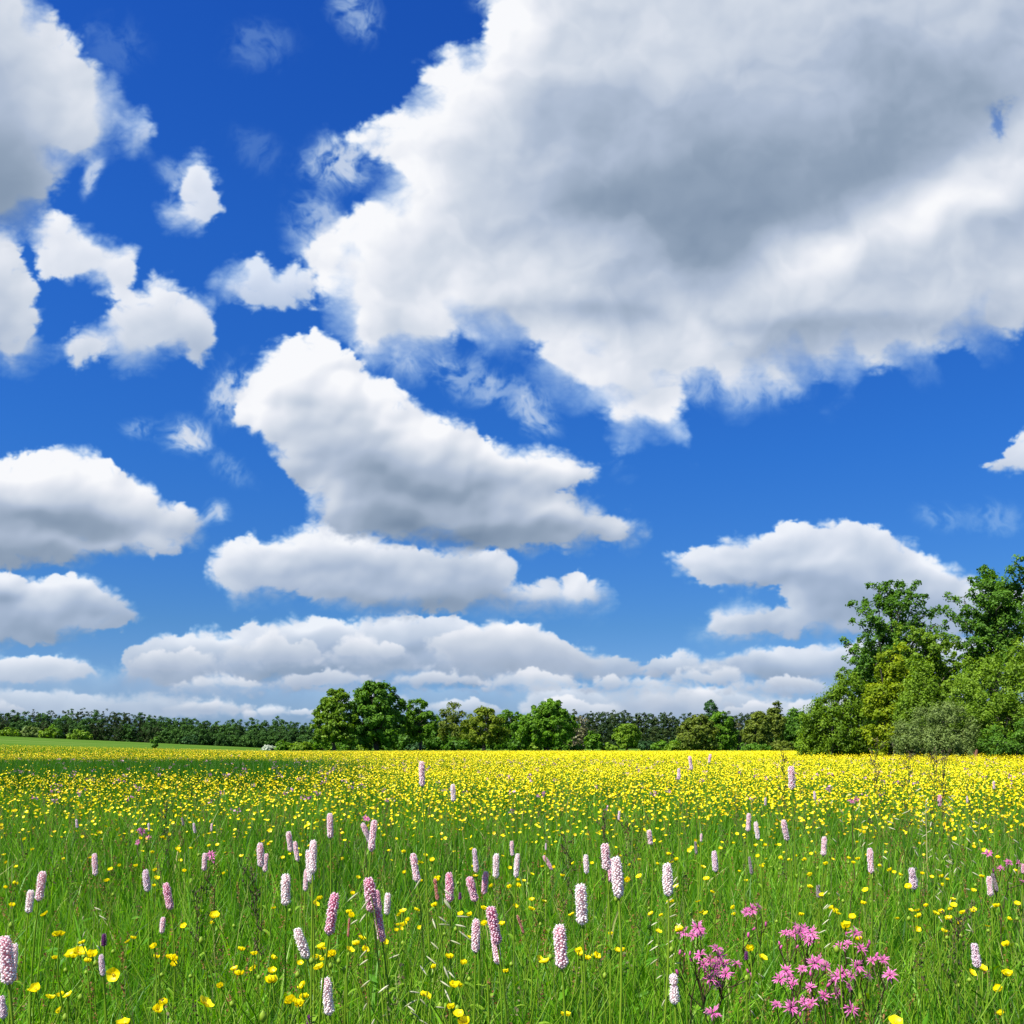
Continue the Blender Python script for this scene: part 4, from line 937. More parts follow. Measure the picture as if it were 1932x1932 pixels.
def flower_density(x, y):
    """share of full density: sparse close by, thick farther out, thin on the tussock band; brighter on the right"""
    px = 966 + F * x / y
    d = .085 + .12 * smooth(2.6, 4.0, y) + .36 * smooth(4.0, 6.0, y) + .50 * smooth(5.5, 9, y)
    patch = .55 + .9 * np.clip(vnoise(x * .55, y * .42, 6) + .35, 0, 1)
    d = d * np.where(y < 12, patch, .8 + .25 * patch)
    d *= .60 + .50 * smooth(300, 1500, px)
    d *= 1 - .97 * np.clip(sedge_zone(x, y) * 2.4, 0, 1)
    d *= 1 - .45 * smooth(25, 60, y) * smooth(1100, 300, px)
    return d

def build_far_buttercups():
    rng = np.random.default_rng(79)
    VV, TT, AA = [], [], []; n = 0
    for (y0, y1, dens, size) in ((4.3, 9, 300, .020), (9, 20, 210, .021), (20, 45, 64, .027), (45, 132, 11.5, .062)):
        x, y = wedge(y0, y1, dens, rng)
        kp = rng.random(len(x)) < flower_density(x, y)
        x, y = x[kp], y[kp]; m = len(x)
        z = terrain(x, y) + .40 + .065 * rng.normal(size=m)
        s = size * (.6 + .6 * rng.random(m))
        # shallow five-petalled cups, tilted every way
        N = rng.normal(size=(m, 3)) * .55 + [-.1, -.25, 1]; N /= np.linalg.norm(N, axis=1)[:, None]
        r = rng.normal(size=(m, 3)); A = np.cross(N, r); A /= np.linalg.norm(A, axis=1)[:, None]; B = np.cross(N, A)
        P = np.stack([x, y, z], 1); k = 5
        th = np.arange(k) * 2 * np.pi / k
        rim = P[:, None] + (np.cos(th)[None, :, None] * A[:, None] + np.sin(th)[None, :, None] * B[:, None]) * s[:, None, None] * .5 + N[:, None] * s[:, None, None] * .24
        V = np.concatenate([P[:, None], rim], 1)
        b = np.arange(m)[:, None] * 6
        for j in range(k): TT.append(b + [[0, 1 + j, 1 + (j + 1) % k]] + n)
        VV.append(V.reshape(-1, 3)); n += m * 6
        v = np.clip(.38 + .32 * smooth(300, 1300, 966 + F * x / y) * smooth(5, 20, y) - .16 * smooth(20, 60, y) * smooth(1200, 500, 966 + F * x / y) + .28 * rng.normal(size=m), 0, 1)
        AA.append(np.repeat(v, 6))
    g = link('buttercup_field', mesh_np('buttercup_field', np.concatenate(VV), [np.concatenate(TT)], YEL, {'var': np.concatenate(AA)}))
    tag(g, 'countless yellow buttercups covering the field out to the far trees', 'buttercups', None, 'stuff')
    # faint pink specks of distant ragged robin and bistort in the yellow
    x, y = wedge(6, 30, 1.3, rng); kp = rng.random(len(x)) < .9; x, y = x[kp], y[kp]; m = len(x)
    rep = np.repeat(np.arange(m), 9)
    P = np.stack([x, y, terrain(x, y) + .46 + .05 * rng.normal(size=m)], 1)[rep] + rng.normal(size=(len(rep), 3)) * [.02, .02, .012]
    N = rng.normal(size=(len(rep), 3)); N /= np.linalg.norm(N, axis=1)[:, None]
    V, T = leaf_cards(P, N, .016, rng, 1.3)
    g = link('pink_blossoms', mesh_np('pink_blossoms', V, [T], PINKFAR, {'var': np.repeat(rng.random(len(rep)), 4)}))
    tag(g, 'tiny dull pink blossoms sprinkled through the distant yellow buttercups', 'blossoms', None, 'stuff')
build_far_buttercups()
# ------------------------------------------------------------------ bistort: pink flower spikes on tall stems
def spike_mesh(name, mat, seed, n=190, rad=.125, gap=False, thin=False):
    """a spike one unit tall along z: core and spiral rows of little bells, fuzzy with stamens"""
    rng = np.random.default_rng(seed); mb = MB()
    prof = lambda t: rad * (np.clip(t / .10, 0, 1) ** .6) * (1 - .10 * t) * (1 - np.clip((t - .86) / .16, 0, 1) ** 2.2 * .62) * (.93 + .07 * np.sin(7 * t + seed))
    t = np.linspace(0, 1, 9)
    mb.tube(np.stack([0 * t, 0 * t, t], 1), np.maximum(prof(t) * .72, .01) , 7, a=0.0)
    g = np.pi * (3 - 5 ** .5)
    for i in range(n):
        u = (i + .5) / n
        if gap and .60 < u < .68: continue
        z = u; r = prof(u); th = i * g + rng.normal() * .12
        d = np.array([math.cos(th), math.sin(th), .30 + .5 * max(0, u - .8) * 4 + rng.normal() * .12]); d /= np.linalg.norm(d)
        c = np.array([math.cos(th) * r * .66, math.sin(th) * r * .66, z])
        s = (.030 if not thin else .026) * (.8 + .5 * rng.random()) * (1 - .25 * u)
        L = r * .36 * (.75 + .6 * rng.random()) + s * .5
        a_ = np.cross(d, [0, 0, 1.]); a_ /= np.linalg.norm(a_); b_ = np.cross(d, a_)
        ring = [c + d * L * .75 + (math.cos(q) * a_ + math.sin(q) * b_) * s for q in np.arange(5) * 2 * np.pi / 5 + rng.random()]
        V = [c] + ring + [c + d * L * 1.02]
        T = [(0, 1 + j, 1 + (j + 1) % 5) for j in range(5)] + [(6, 1 + (j + 1) % 5, 1 + j) for j in range(5)]
        tip = .55 + .45 * rng.random()
        mb.add(V, T=T, a=[0] + [tip] * 5 + [tip * .75])
        if not thin and rng.random() < .7:
            e = c + d * (L + .03 + .03 * rng.random()); w = a_ * .006
            mb.add([c + d * L * .8 - w, c + d * L * .8 + w, e], T=[(0, 1, 2)], a=1.0)
    return mb.mesh(name, mat)

SPK = {k: leaf_mat('bistort_' + n_, st, .40, .6, .2, 1.05) for k, n_, st in (
    ('W', 'white_florets', [(0, (.90, .64, .64)), (.5, (.96, .88, .88)), (1, (.98, .97, .96))]),
    ('P', 'pale_pink_florets', [(0, (.86, .48, .53)), (.5, (.95, .79, .82)), (1, (.97, .93, .93))]),
    ('D', 'deep_pink_florets', [(0, (.74, .25, .38)), (.5, (.92, .59, .70)), (1, (.96, .84, .88))]),
    ('L', 'lilac_florets', [(0, (.76, .48, .56)), (.5, (.91, .78, .83)), (1, (.96, .92, .94))]),
    ('B', 'salmon_buds', [(0, (.48, .10, .07)), (.5, (.74, .30, .24)), (1, (.86, .58, .50))]),
    ('G', 'withered_grey_florets', [(0, (.20, .13, .12)), (.5, (.42, .35, .35)), (1, (.70, .62, .64))]))}
STEM = leaf_mat('flower_stems', [(0, (.09, .19, .010)), (.5, (.17, .31, .016)), (1, (.27, .40, .03))], .3, .45, .25)
RSTEM = leaf_mat('dark_red_stems', [(0, (.045, .03, .018)), (.5, (.075, .045, .022)), (1, (.10, .10, .03))], .15)
SPIKES = {}
for k in SPK:
    SPIKES[k] = [spike_mesh('flower_spike', SPK[k], 500 + 7 * i + ord(k), thin=(k == 'B'), rad=(.085 if k == 'B' else .125), n=(150 if k == 'B' else 190)) for i in range(3)]
SPIKES['X'] = [spike_mesh('flower_spike', SPK['W'], 591, gap=True)]

def blade_leaf(mb, root, d, length, width, droop=.5, a=.5):
    d = np.asarray(d, float); d /= np.linalg.norm(d); sd = np.cross(d, [0, 0, 1.]); sd /= np.linalg.norm(sd) + 1e-9
    rows = []
    for t in np.linspace(0, 1, 6):
        c = np.asarray(root) + d * length * t - np.array([0, 0, droop * length * t * t])
        w = width * .5 * math.sin(math.pi * min(1, .12 + .88 * t)) ** .8
        rows += [c - sd * w + [0, 0, w * .4], c, c + sd * w + [0, 0, w * .4]]
    Q = []
    for i in range(5):
        for j in range(2): Q.append((3 * i + j, 3 * i + j + 1, 3 * i + j + 4, 3 * i + j + 3))
    mb.add(rows, Q, a=a)

# px, top row, bottom row, lean in degrees (right positive), stoutness, colour, what sets it apart
BIST = [
 (12, 1768, 1857, -7, 1.15, 'P', 'stout pale pink bistort spike cut by the left edge of the picture'),
 (24, 1782, 1850, 2, .8, 'W', 'pale bistort half hidden behind the stout spike at the left edge'),
 (4, 1880, 1922, -8, 1.3, 'L', 'lilac bistort in the lower left corner below the stout edge spike'),
 (56, 1680, 1723, 6, 1.25, 'W', 'short white bistort, lower left of a close pair near the left edge'),
 (76, 1645, 1700, 6, 1.1, 'P', 'pale pink bistort, upper right of a close pair near the left edge'),
 (179, 1611, 1652, -3, 1.0, 'P', 'lone pale bistort highest in the left part of the meadow, above the close left pair'),
 (277, 1641, 1682, -5, 1.2, 'L', 'lilac pink bistort between the lone high left spike and the mauve leaning one'),
 (317, 1667, 1716, -11, 1.15, 'D', 'mauve bistort leaning left, above a short pale one in the left meadow'),
 (306, 1731, 1761, 3, 1.3, 'P', 'short stubby pale bistort below the mauve leaning one'),
 (193, 1801, 1841, -4, 1.0, 'L', 'small lilac bistort directly left of the biggest open buttercup'),
 (386, 1610, 1643, 3, 1.15, 'P', 'pink bistort beside a small ragged robin in the left middle meadow'),
 (492, 1591, 1636, -2, 1.15, 'P', 'stout pink bistort, front one of an overlapping pair left of the white fluffy spike'),
 (501, 1611, 1645, 4, 1.0, 'P', 'pink bistort, lower rear one of an overlapping pair left of the white fluffy spike'),
 (547, 1569, 1607, -6, 1.1, 'P', 'pale pink bistort, upper left one of a leaning touching pair'),
 (559, 1588, 1625, -9, .95, 'P', 'pale pink bistort leaning left, lower right one of a touching pair'),
 (590, 1586, 1648, 0, .9, 'W', 'long slim white bistort standing over a thin pink one'),
 (585, 1604, 1665, -4, .9, 'W', 'white bistort just behind the long slim white spike'),
 (577, 1640, 1681, 3, .9, 'P', 'thin pale pink bistort left of the foot of the long slim white one'),
 (539, 1650, 1708, 0, 1.2, 'W', 'fluffy creamy white bistort above the white one that leans left'),
 (627, 1685, 1764, 9, .95, 'D', 'tall deep pink bistort leaning right, left of the large mauve pink one'),
 (570, 1752, 1809, -19, 1.2, 'W', 'white bistort leaning strongly left above a bunch of buttercups'),
 (618, 1846, 1915, -7, 1.15, 'W', 'white bistort lowest in the picture, near the bottom edge left of centre'),
 (623, 1535, 1582, -1, 1.0, 'P', 'pale pink bistort on a bare straight stem at the edge of the dense buttercups'),
 (692, 1553, 1590, -22, 1.0, 'P', 'small pink bistort leaning left on the forked looking pair'),
 (703, 1548, 1606, 6, .9, 'P', 'pale pink bistort standing upright in the forked looking pair'),
 (699, 1657, 1721, -7, 1.35, 'D', 'large stout mauve pink bistort just left of the pale oat grass tuft'),
 (713, 1680, 1720, -9, 1.2, 'D', 'dark magenta bistort tucked behind the large stout mauve pink one'),
 (716, 1714, 1777, -10, .95, 'D', 'rosy bistort hanging below the large stout mauve pink one'),
 (731, 1685, 1726, 3, 1.15, 'W', 'pale bistort right beside the large stout mauve pink one'),
 (658, 1733, 1768, 4, .75, 'B', 'thin reddish half open bistort right of the tall deep pink one'),
 (783, 1611, 1664, -9, 1.0, 'P', 'pale pink bistort leaning left between two buttercups, above the oat grass tuft'),
 (823, 1658, 1699, -8, 1.0, 'B', 'thin dark red bistort bud left of the magenta spike'),
 (848, 1647, 1702, -2, 1.15, 'D', 'straight deep magenta bistort in the centre, right of the dark red bud'),
 (891, 1655, 1701, -14, 1.3, 'D', 'stout pink bistort leaning left, right of the straight deep magenta spike'),
 (915, 1645, 1687, 5, 1.1, 'D', 'rosy bistort touching the right of the stout left leaning pink one'),
 (897, 1601, 1646, -5, .85, 'L', 'slim lilac bistort with a buttercup across its foot'),
 (936, 1611, 1657, 1, 1.05, 'W', 'whitish bistort right of the slim lilac one'),
 (966, 1587, 1615, -3, 1.1, 'P', 'small pink bistort above the slim white one in the centre'),
 (975, 1611, 1656, 4, .9, 'W', 'slim white bistort below the small pink one in the centre'),
 (1030, 1591, 1604, 0, 1.1, 'L', 'tiny pale bistort right of the small pink central one'),
 (1034, 1615, 1641, -32, 1.0, 'D', 'bright pink bistort lying far over to the left beside two buttercups'),
 (1106, 1613, 1649, -3, 1.1, 'W', 'small pale bistort left of the big pink white pair'),
 (1143, 1592, 1641, -5, 1.35, 'P', 'big pink white bistort at the upper left of a cluster of three right of centre'),
 (1152, 1621, 1663, 4, 1.0, 'D', 'pink bistort in the middle of the cluster of three right of centre'),
 (1165, 1618, 1694, -4, 1.1, 'W', 'large white bistort at the right of the cluster of three right of centre'),
 (1097, 1668, 1745, -3, 1.15, 'W', 'tall white bistort standing alone just right of centre'),
 (1058, 1746, 1827, -4, 1.2, 'P', 'largest pink white bistort in the lower centre'),
 (898, 1735, 1797, 1, 1.05, 'P', 'pale bistort left of the leaning double spike in the lower centre'),
 (932, 1711, 1782, -11, 1.1, 'D', 'pink bistort leaning left, upper one of the lower centre double spike'),
 (936, 1765, 1819, -8, 1.1, 'P', 'pale pink bistort, lower one of the lower centre double spike'),
 (982, 1726, 1761, -20, .8, 'B', 'thin salmon bistort bud leaning left above a leafy stem'),
 (855, 1480, 1512, -3, 1.2, 'W', 'whitish bistort among dense buttercups, right of the tall pink one at the horizon'),
 (796, 1437, 1484, -2, .95, 'P', 'tall pink bistort nearly reaching the far trees left of centre'),
 (1260, 1630, 1691, -2, 1.25, 'W', 'large white bistort standing alone above the pink ragged robins'),
 (1349, 1606, 1645, -4, 1.1, 'L', 'lilac white bistort to the upper right of the large lone white one'),
 (1226, 1566, 1594, -8, 1.3, 'P', 'faint fuzzy pink bistort above the cluster of three right of centre'),
 (1323, 1573, 1588, 0, 1.2, 'P', 'tiny pink bistort right of the faint fuzzy one'),
 (1412, 1535, 1569, 2, 1.0, 'P', 'pale bistort, left one of a pair with a yellow flower at its foot'),
 (1428, 1551, 1584, -8, 1.0, 'W', 'whitish bistort, right one of a pair, behind a buttercup'),
 (1481, 1547, 1586, -13, 1.05, 'P', 'pink bistort leaning left on a long stem right of the pale pair'),
 (1416, 1617, 1650, -8, .7, 'G', 'withered brownish bistort with a tuft at its top'),
 (1313, 1588, 1612, -6, .8, 'G', 'thin brownish withered bistort beside a buttercup'),
 (1272, 1838, 1895, -3, 1.15, 'X', 'white bistort with a gap below its top at the foot of the pink ragged robins'),
 (1555, 1579, 1615, 4, 1.1, 'P', 'pinkish white bistort right of centre in the open green grass'),
 (1643, 1601, 1648, -2, .95, 'P', 'slim pink white bistort in the right meadow left of the stout lilac one'),
 (1722, 1638, 1678, -9, 1.35, 'L', 'stout lilac bistort in the right meadow above the bent straw stalk'),
 (1868, 1654, 1691, -4, 1.15, 'P', 'pale bistort near the right edge with a withered one leaning at its side'),
 (1877, 1648, 1682, -16, .7, 'G', 'withered brown bistort leaning on the pale one near the right edge'),
 (1842, 1781, 1826, -7, 1.25, 'L', 'pale lilac bistort behind a broad grass blade in the lower right corner'),
 (1544, 1670, 1694, -4, 1.3, 'G', 'old grey bistort above the pink ragged robins'),
 (1444, 1505, 1520, 0, 1.1, 'L', 'tiny pale bistort at the lower edge of the dense yellow, right of centre'),
 (1537, 1493, 1509, -6, 1.2, 'L', 'tiny lilac bistort below the tall pink one before the thicket'),
 (1825, 1502, 1516, -3, 1.0, 'L', 'tiny slim pale bistort in the dense buttercups on the right'),
 (1773, 1500, 1522, -6, 1.4, 'D', 'small mauve bistort between pale oat grasses on the right'),
 (1930, 1630, 1648, 0, 1.5, 'D', 'mauve bistort cut by the right edge of the picture'),
 (1303, 1427, 1453, -9, 1.0, 'P', 'pink bistort before the olive trees, lower left one of the two at the horizon'),
 (1339, 1423, 1440, 9, 1.2, 'P', 'pink bistort leaning right before the olive trees, highest at the horizon'),
 (1281, 1450, 1471, 0, 1.2, 'L', 'small lilac bistort in the yellow below the two at the horizon'),
 (1493, 1446, 1489, -4, 1.15, 'P', 'tall pink bistort in the yellow just before the thicket'),
 (1875, 1474, 1489, -5, 1.2, 'P', 'small pink bistort in the yellow at the right below the willow'),
 (145, 1546, 1562, -6, 1.1, 'L', 'tiny pale bistort in the yellow at the far left'),
 (281, 1553, 1567, -3, 1.1, 'W', 'tiny whitish bistort in the yellow, second of the small ones on the left'),
 (367, 1553, 1572, -6, 1.0, 'L', 'tiny lilac bistort in the yellow left of the straight stemmed one'),
 (399, 1554, 1568, 0, 1.1, 'P', 'tiny pink bistort in the yellow right of the tiny lilac one'),
 (345, 1543, 1558, -12, 1.1, 'G', 'tiny greyish bistort leaning left in the yellow on the left'),
 (1168, 1530, 1549, 3, 1.0, 'L', 'tiny lilac bistort under the yellow right of centre'),
]
def build_bistorts():
    for i, (px, yt, yb, lean, stout, k, lab) in enumerate(BIST):
        rng = np.random.default_rng(900 + i)
        ln = yb - yt
        Lr = {'B': .042, 'G': .045}.get(k, .056) * (.95 + .1 * rng.random())
        d = Lr * F / ln
        d = min(d, (EYE - .44) * F / max(yt - HOR, 20)) if yt - HOR > 120 else min(d, 9.0)
        if yt < 1500: d = min(max(d, 2.3), 5.0)
        if k in 'LPWG' and ln < 24 and yt > 1500: d = (EYE - .50) * F / (yt - HOR)
        L = ln / F * d / math.cos(R(lean))
        bx_, by_, bz_ = px2w(px - math.tan(R(lean)) * ln * .5, yb, d)
        z0 = float(terrain(bx_, d))
        bend = math.tan(R(lean)) * .35
        root = np.array([bx_ - bend * bz_ * .6 + rng.normal() * .015, d + rng.normal() * .015, z0])
        o = thing('bistort', root, lab, 'wildflower', 'bistort spikes in the meadow')
        tip = np.array([bx_, by_, bz_]) - root
        ty = rng.normal() * .06
        sd = np.array([math.sin(R(lean)), ty, math.cos(R(lean))]); sd /= np.linalg.norm(sd)
        t = np.linspace(0, 1, 9)[:, None]; h = tip[2]
        c1 = np.array([0, 0, h * .5]); c2 = tip - sd * h * .3
        pts = (1 - t) ** 3 * 0 + 3 * (1 - t) ** 2 * t * c1 + 3 * (1 - t) * t * t * c2 + t ** 3 * tip
        mb = MB(); mb.tube(pts, np.linspace(.0024, .0016, 9) * (1 if d < 3 else 1.2), 5, a=.35 + .5 * rng.random())
        link('stem', mb.mesh('stem', STEM), o)
        for q in range(2):
            ml = MB()
            p = pts[2 + 2 * q + rng.integers(0, 2)]
            az = rng.random() * 6.28
            blade_leaf(ml, p, (math.cos(az), math.sin(az), 1.1), .09 - .035 * q, .016 - .006 * q, .6, .3 + .4 * rng.random())
            link('leaf', ml.mesh('leaf', STEM), o)
        s = link('flower_spike', SPIKES[k][i % len(SPIKES[k])], o)
        s.location = tuple(tip)
        s.rotation_mode = 'QUATERNION'
        s.rotation_quaternion = mathutils.Vector((0, 0, 1)).rotation_difference(mathutils.Vector(tuple(sd))) @ mathutils.Quaternion((0, 0, 1), rng.random() * 6.28)
        s.scale = (L * stout * 1.02, L * stout * 1.02, L)
build_bistorts()

# ------------------------------------------------------------------ ragged robin: split pink petals on branching dark stems
def robin_mat():
    m, t, o = new_mat('ragged_robin_petal')
    at = nd(t, 'ShaderNodeAttribute', attribute_name='var')
    c = ramp(t, at.outputs['Fac'], [(0, (.18, .015, .06)), (.25, (.56, .09, .32)), (.7, (.76, .20, .48)), (1, (.87, .40, .64))])
    p = nd(t, 'ShaderNodeBsdfPrincipled'); p.inputs['Roughness'].default_value = .55; p.inputs['Specular IOR Level'].default_value = .2
    t.links.new(c, p.inputs['Base Color'])
    tr = nd(t, 'ShaderNodeBsdfTranslucent'); t.links.new(c, tr.inputs[0])
    mx_ = nd(t, 'ShaderNodeMixShader'); mx_.inputs[0].default_value = .35
    t.links.new(p.outputs[0], mx_.inputs[1]); t.links.new(tr.outputs[0], mx_.inputs[2]); t.links.new(mx_.outputs[0], o.inputs[0])
    return m
ROB = robin_mat()
def robin_mesh(seed):
    """five petals, each cut into four narrow lobes; one unit across"""
    rng = np.random.default_rng(seed); mb = MB()
    for p in range(5):
        a0 = p * 2 * np.pi / 5 + rng.normal() * .1
        for q, (off, L) in enumerate(((-.42, .36), (-.15, .50), (.15, .50), (.42, .36))):
            a = a0 + off + rng.normal() * .07; L = L * (.85 + .3 * rng.random())
            lift = .12 + .16 * rng.random(); curl = rng.normal() * .12
            rows = []; w0 = .025 + .009 * rng.random()
            for t in np.linspace(0, 1, 5):
                r = .05 + t * (L - .05)
                aa = a0 + (a - a0) * min(1, t * 1.6)
                c = np.array([math.cos(aa) * r, math.sin(aa) * r, lift * t * (1.2 - t) + curl * t * t])
                sd = np.array([-math.sin(aa), math.cos(aa), 0]); w = w0 * (.7 + .5 * math.sin(t * 2.6)) * (1 - .75 * max(0, t - .75) * 4 * .9)
                rows += [c - sd * w, c + sd * w]
            Q = [(2 * i, 2 * i + 1, 2 * i + 3, 2 * i + 2) for i in range(4)]
            v = np.repeat(np.linspace(.22, .62 + .38 * rng.random(), 5), 2)
            mb.add(rows, Q, a=v)
    return mb.mesh('petals', ROB)
ROBINS = [robin_mesh(700 + i) for i in range(5)]
def calyx_mesh(name, mat, bud=False):
    mb = MB()
    z = np.linspace(-.30, .0 if not bud else .12, 6); r = np.array([.02, .07, .085, .08, .075, .05]) * (1.1 if bud else 1)
    mb.tube(np.stack([0 * z, 0 * z, z], 1), r, 7, a=np.repeat(np.linspace(.0, .35 if not bud else .6, 6), 7))
    return mb.mesh(name, mat)
CALYX = calyx_mesh('calyx', RSTEM); BUD = calyx_mesh('bud', ROB, True)

ROBIN = [
 (2.25, (1420, 1790), [(1431, 1709), (1408, 1721), (1420, 1716)], [(1423, 1752), (1445, 1742), (1412, 1762)], 'slender ragged robin with two blossoms, highest above the pink clumps'),
 (2.10, (1312, 1830), [(1307, 1765), (1316, 1750), (1289, 1759), (1322, 1760)], [(1283, 1795), (1292, 1800)], 'ragged robin with three pale pink blossoms above the left dense clump'),
 (1.98, (1345, 1900), [(1321, 1802), (1340, 1811), (1352, 1790), (1358, 1804), (1365, 1818), (1332, 1832), (1346, 1830), (1360, 1842), (1339, 1847), (1370, 1837), (1389, 1818), (1350, 1820), (1328, 1818), (1352, 1856)], [(1302, 1797), (1303, 1810), (1277, 1832), (1410, 1830), (1417, 1838)], 'dense pink ragged robin clump, the left one of the two big clumps'),
 (1.75, (1352, 1940), [(1345, 1911)], [], 'single pink ragged robin blossom alone below the left clump'),
 (2.08, (1512, 1830), [(1483, 1760), (1501, 1747), (1509, 1758), (1517, 1752), (1530, 1760), (1535, 1768), (1528, 1776), (1497, 1762), (1520, 1770)], [(1474, 1786), (1470, 1778), (1505, 1785)], 'rounded pink ragged robin head at the top of the right clump'),
 (2.06, (1612, 1850), [(1614, 1760), (1584, 1786), (1624, 1790), (1600, 1781)], [(1597, 1760), (1638, 1783), (1640, 1776)], 'ragged robin at the upper right of the right clump beside a buttercup'),
 (1.92, (1655, 1905), [(1666, 1811), (1646, 1812), (1618, 1822), (1679, 1840), (1638, 1840)], [(1655, 1800)], 'ragged robin on a dark forked stem at the right end of the pink clump'),
 (1.90, (1530, 1920), [(1537, 1817), (1558, 1824), (1514, 1828), (1483, 1832), (1472, 1848), (1496, 1856), (1545, 1812), (1490, 1842)], [(1529, 1835)], 'wide ragged robin on the left in the middle of the right clump'),
 (1.86, (1590, 1925), [(1579, 1842), (1607, 1840), (1590, 1836), (1580, 1874), (1555, 1879), (1529, 1863), (1602, 1861), (1572, 1850)], [(1565, 1856)], 'ragged robin with star like blossoms at the centre of the right clump'),
 (1.74, (1500, 1960), [(1466, 1895), (1493, 1901), (1517, 1890), (1532, 1892), (1522, 1900)], [(1510, 1912)], 'lowest row of ragged robin blossoms at the foot of the right clump'),
 (1.76, (1610, 1960), [(1605, 1904)], [(1612, 1900)], 'single small ragged robin blossom at the lower right of the right clump'),
 (2.9, (1900, 1690), [(1864, 1611), (1888, 1638), (1921, 1628), (1903, 1627), (1930, 1663)], [(1874, 1641), (1870, 1606)], 'loose ragged robin with deep pink blossoms at the right edge of the meadow'),
 (4.0, (270, 1640), [(268, 1569), (262, 1566), (280, 1580), (260, 1589)], [], 'small ragged robin at the edge of the dense buttercups on the left'),
 (3.2, (400, 1680), [(402, 1619), (398, 1612)], [(404, 1626)], 'small deep pink ragged robin touching a pink bistort in the left middle'),
 (3.6, (1613, 1560), [(1616, 1508), (1607, 1512)], [], 'tiny ragged robin in the yellow flowers below the thicket'),
 (4.6, (690, 1560), [(694, 1546), (690, 1543)], [], 'tiny deep pink ragged robin above the forked looking bistort pair'),
]
def build_robins():
    for i, (d, (rx, ry), fl, buds, lab) in enumerate(ROBIN):
        rng = np.random.default_rng(1300 + i)
        X0 = (rx - 966) / F * d
        root = np.array([X0, d + .03, float(terrain(X0, d))])
        o = thing('ragged_robin', root, lab, 'wildflower', 'ragged robins in the meadow')
        P = [np.array(px2w(x, y, d + rng.normal() * .03)) - root for x, y in fl]
        B = [np.array(px2w(x, y, d + rng.normal() * .03)) - root for x, y in buds]
        allp = np.array(P + B); hub = allp.mean(0); zmin = allp[:, 2].min()
        fork = np.array([hub[0] * .35, hub[1] * .3, max(zmin - .10, zmin * .55)])
        mb = MB()
        mb.tube(limb((0, 0, 0), fork, rng, .015, 6), np.linspace(.0022, .0018, 6), 5, a=.6)
        m1 = fork + (hub - fork) * .5 + [-.02, 0, -.02]; m2 = fork + (hub - fork) * .55 + [.02, .01, -.01]
        if len(allp) > 2:
            mb.tube(limb(fork, m1, rng, .03, 5), .0014, 4, a=.4); mb.tube(limb(fork, m2, rng, .03, 5), .0014, 4, a=.4)
        for p in allp:
            st = (m1 if p[0] < hub[0] else m2) if len(allp) > 2 else fork
            mb.tube(limb(st, p - [0, 0, .008], rng, .05, 5), .0011, 4, a=.3 + .3 * rng.random())
        link('stem', mb.mesh('stem', RSTEM), o)
        for q in range(3):
            ml = MB()
            az = rng.random() * 6.28
            blade_leaf(ml, fork * (.3 + .25 * q), (math.cos(az), math.sin(az), 1.4), .07, .008, .4, .4)
            link('leaf', ml.mesh('leaf', STEM), o)
        for j, p in enumerate(P):
            s = .030 * (.80 + .4 * rng.random()) * (1.0 if d < 3 else 1.1)
            # blossoms look up, towards the light and outwards
            n = mathutils.Vector((rng.normal() * .45 + (p[0] - hub[0]) * 4, -.75 + rng.normal() * .35, .75 + rng.normal() * .25)).normalized()
            q = mathutils.Vector((0, 0, 1)).rotation_difference(n) @ mathutils.Quaternion((0, 0, 1), rng.random() * 6.28)
            b = link('blossom', ROBINS[(i + j) % 5], o, tuple(p)); b.rotation_mode = 'QUATERNION'; b.rotation_quaternion = q; b.scale = (s, s, s)
            c = link('calyx', CALYX, b)
        for p in B:
            s = .026 * (.8 + .4 * rng.random())
            b = link('bud', BUD, o, tuple(p)); b.scale = (s, s, s); b.rotation_euler = (rng.normal() * .4, rng.normal() * .4, 0)
build_robins()

# ------------------------------------------------------------------ the three hundred nearest buttercups
def petals_mesh(seed, cup, spread=1.0):
    rng = np.random.default_rng(seed); mb = MB()
    for p in range(5):
        a0 = p * 2 * np.pi / 5 + rng.normal() * .06; sc = .92 + .16 * rng.random()
        rows = []
        for i, t in enumerate(np.linspace(0.06, 1, 6)):
            for j, u_ in enumerate(np.linspace(-1, 1, 5)):
                w = .34 * math.sin(math.pi * (.10 + .62 * t)) * spread
                r = .52 * t * sc * math.cos(cup * t * .9) - .03 * u_ * u_ * t
                zz = .50 * sc * t * math.sin(cup * t) + .05 * u_ * u_ * t - .02 * (t > .9) * rng.random()
                ca, sa = math.cos(a0), math.sin(a0)
                rows.append((ca * r - sa * u_ * w, sa * r + ca * u_ * w, zz + .004 * p))
        Q = [(5 * i + j, 5 * i + j + 1, 5 * i + j + 6, 5 * i + j + 5) for i in range(5) for j in range(4)]
        mb.add(rows, Q, a=np.clip(np.repeat(np.linspace(.35, .95, 6), 5) + .1 * rng.normal(size=30), 0, 1))
    return mb.mesh('petals', YEL)
CENT = leaf_mat('stamens', [(0, (.45, .40, .02)), (.5, (.70, .52, .01)), (1, (.85, .66, .02))], .1)
def centre_mesh():
    rng = np.random.default_rng(4); mb = MB()
    z = np.array([0, .03, .07, .10, .115]); r = np.array([.08, .10, .085, .05, .01])
    mb.tube(np.stack([0 * z, 0 * z, z], 1), r, 8, a=0.1)
    for k in range(34):
        a = rng.random() * 6.28; rr = .09 + .07 * rng.random(); h = .09 + .05 * rng.random()
        mb.tube([(math.cos(a) * .06, math.sin(a) * .06, .02), (math.cos(a) * rr, math.sin(a) * rr, h)], [.006, .014], 3, a=.6 + .4 * rng.random())
    return mb.mesh('flower_centre', CENT)
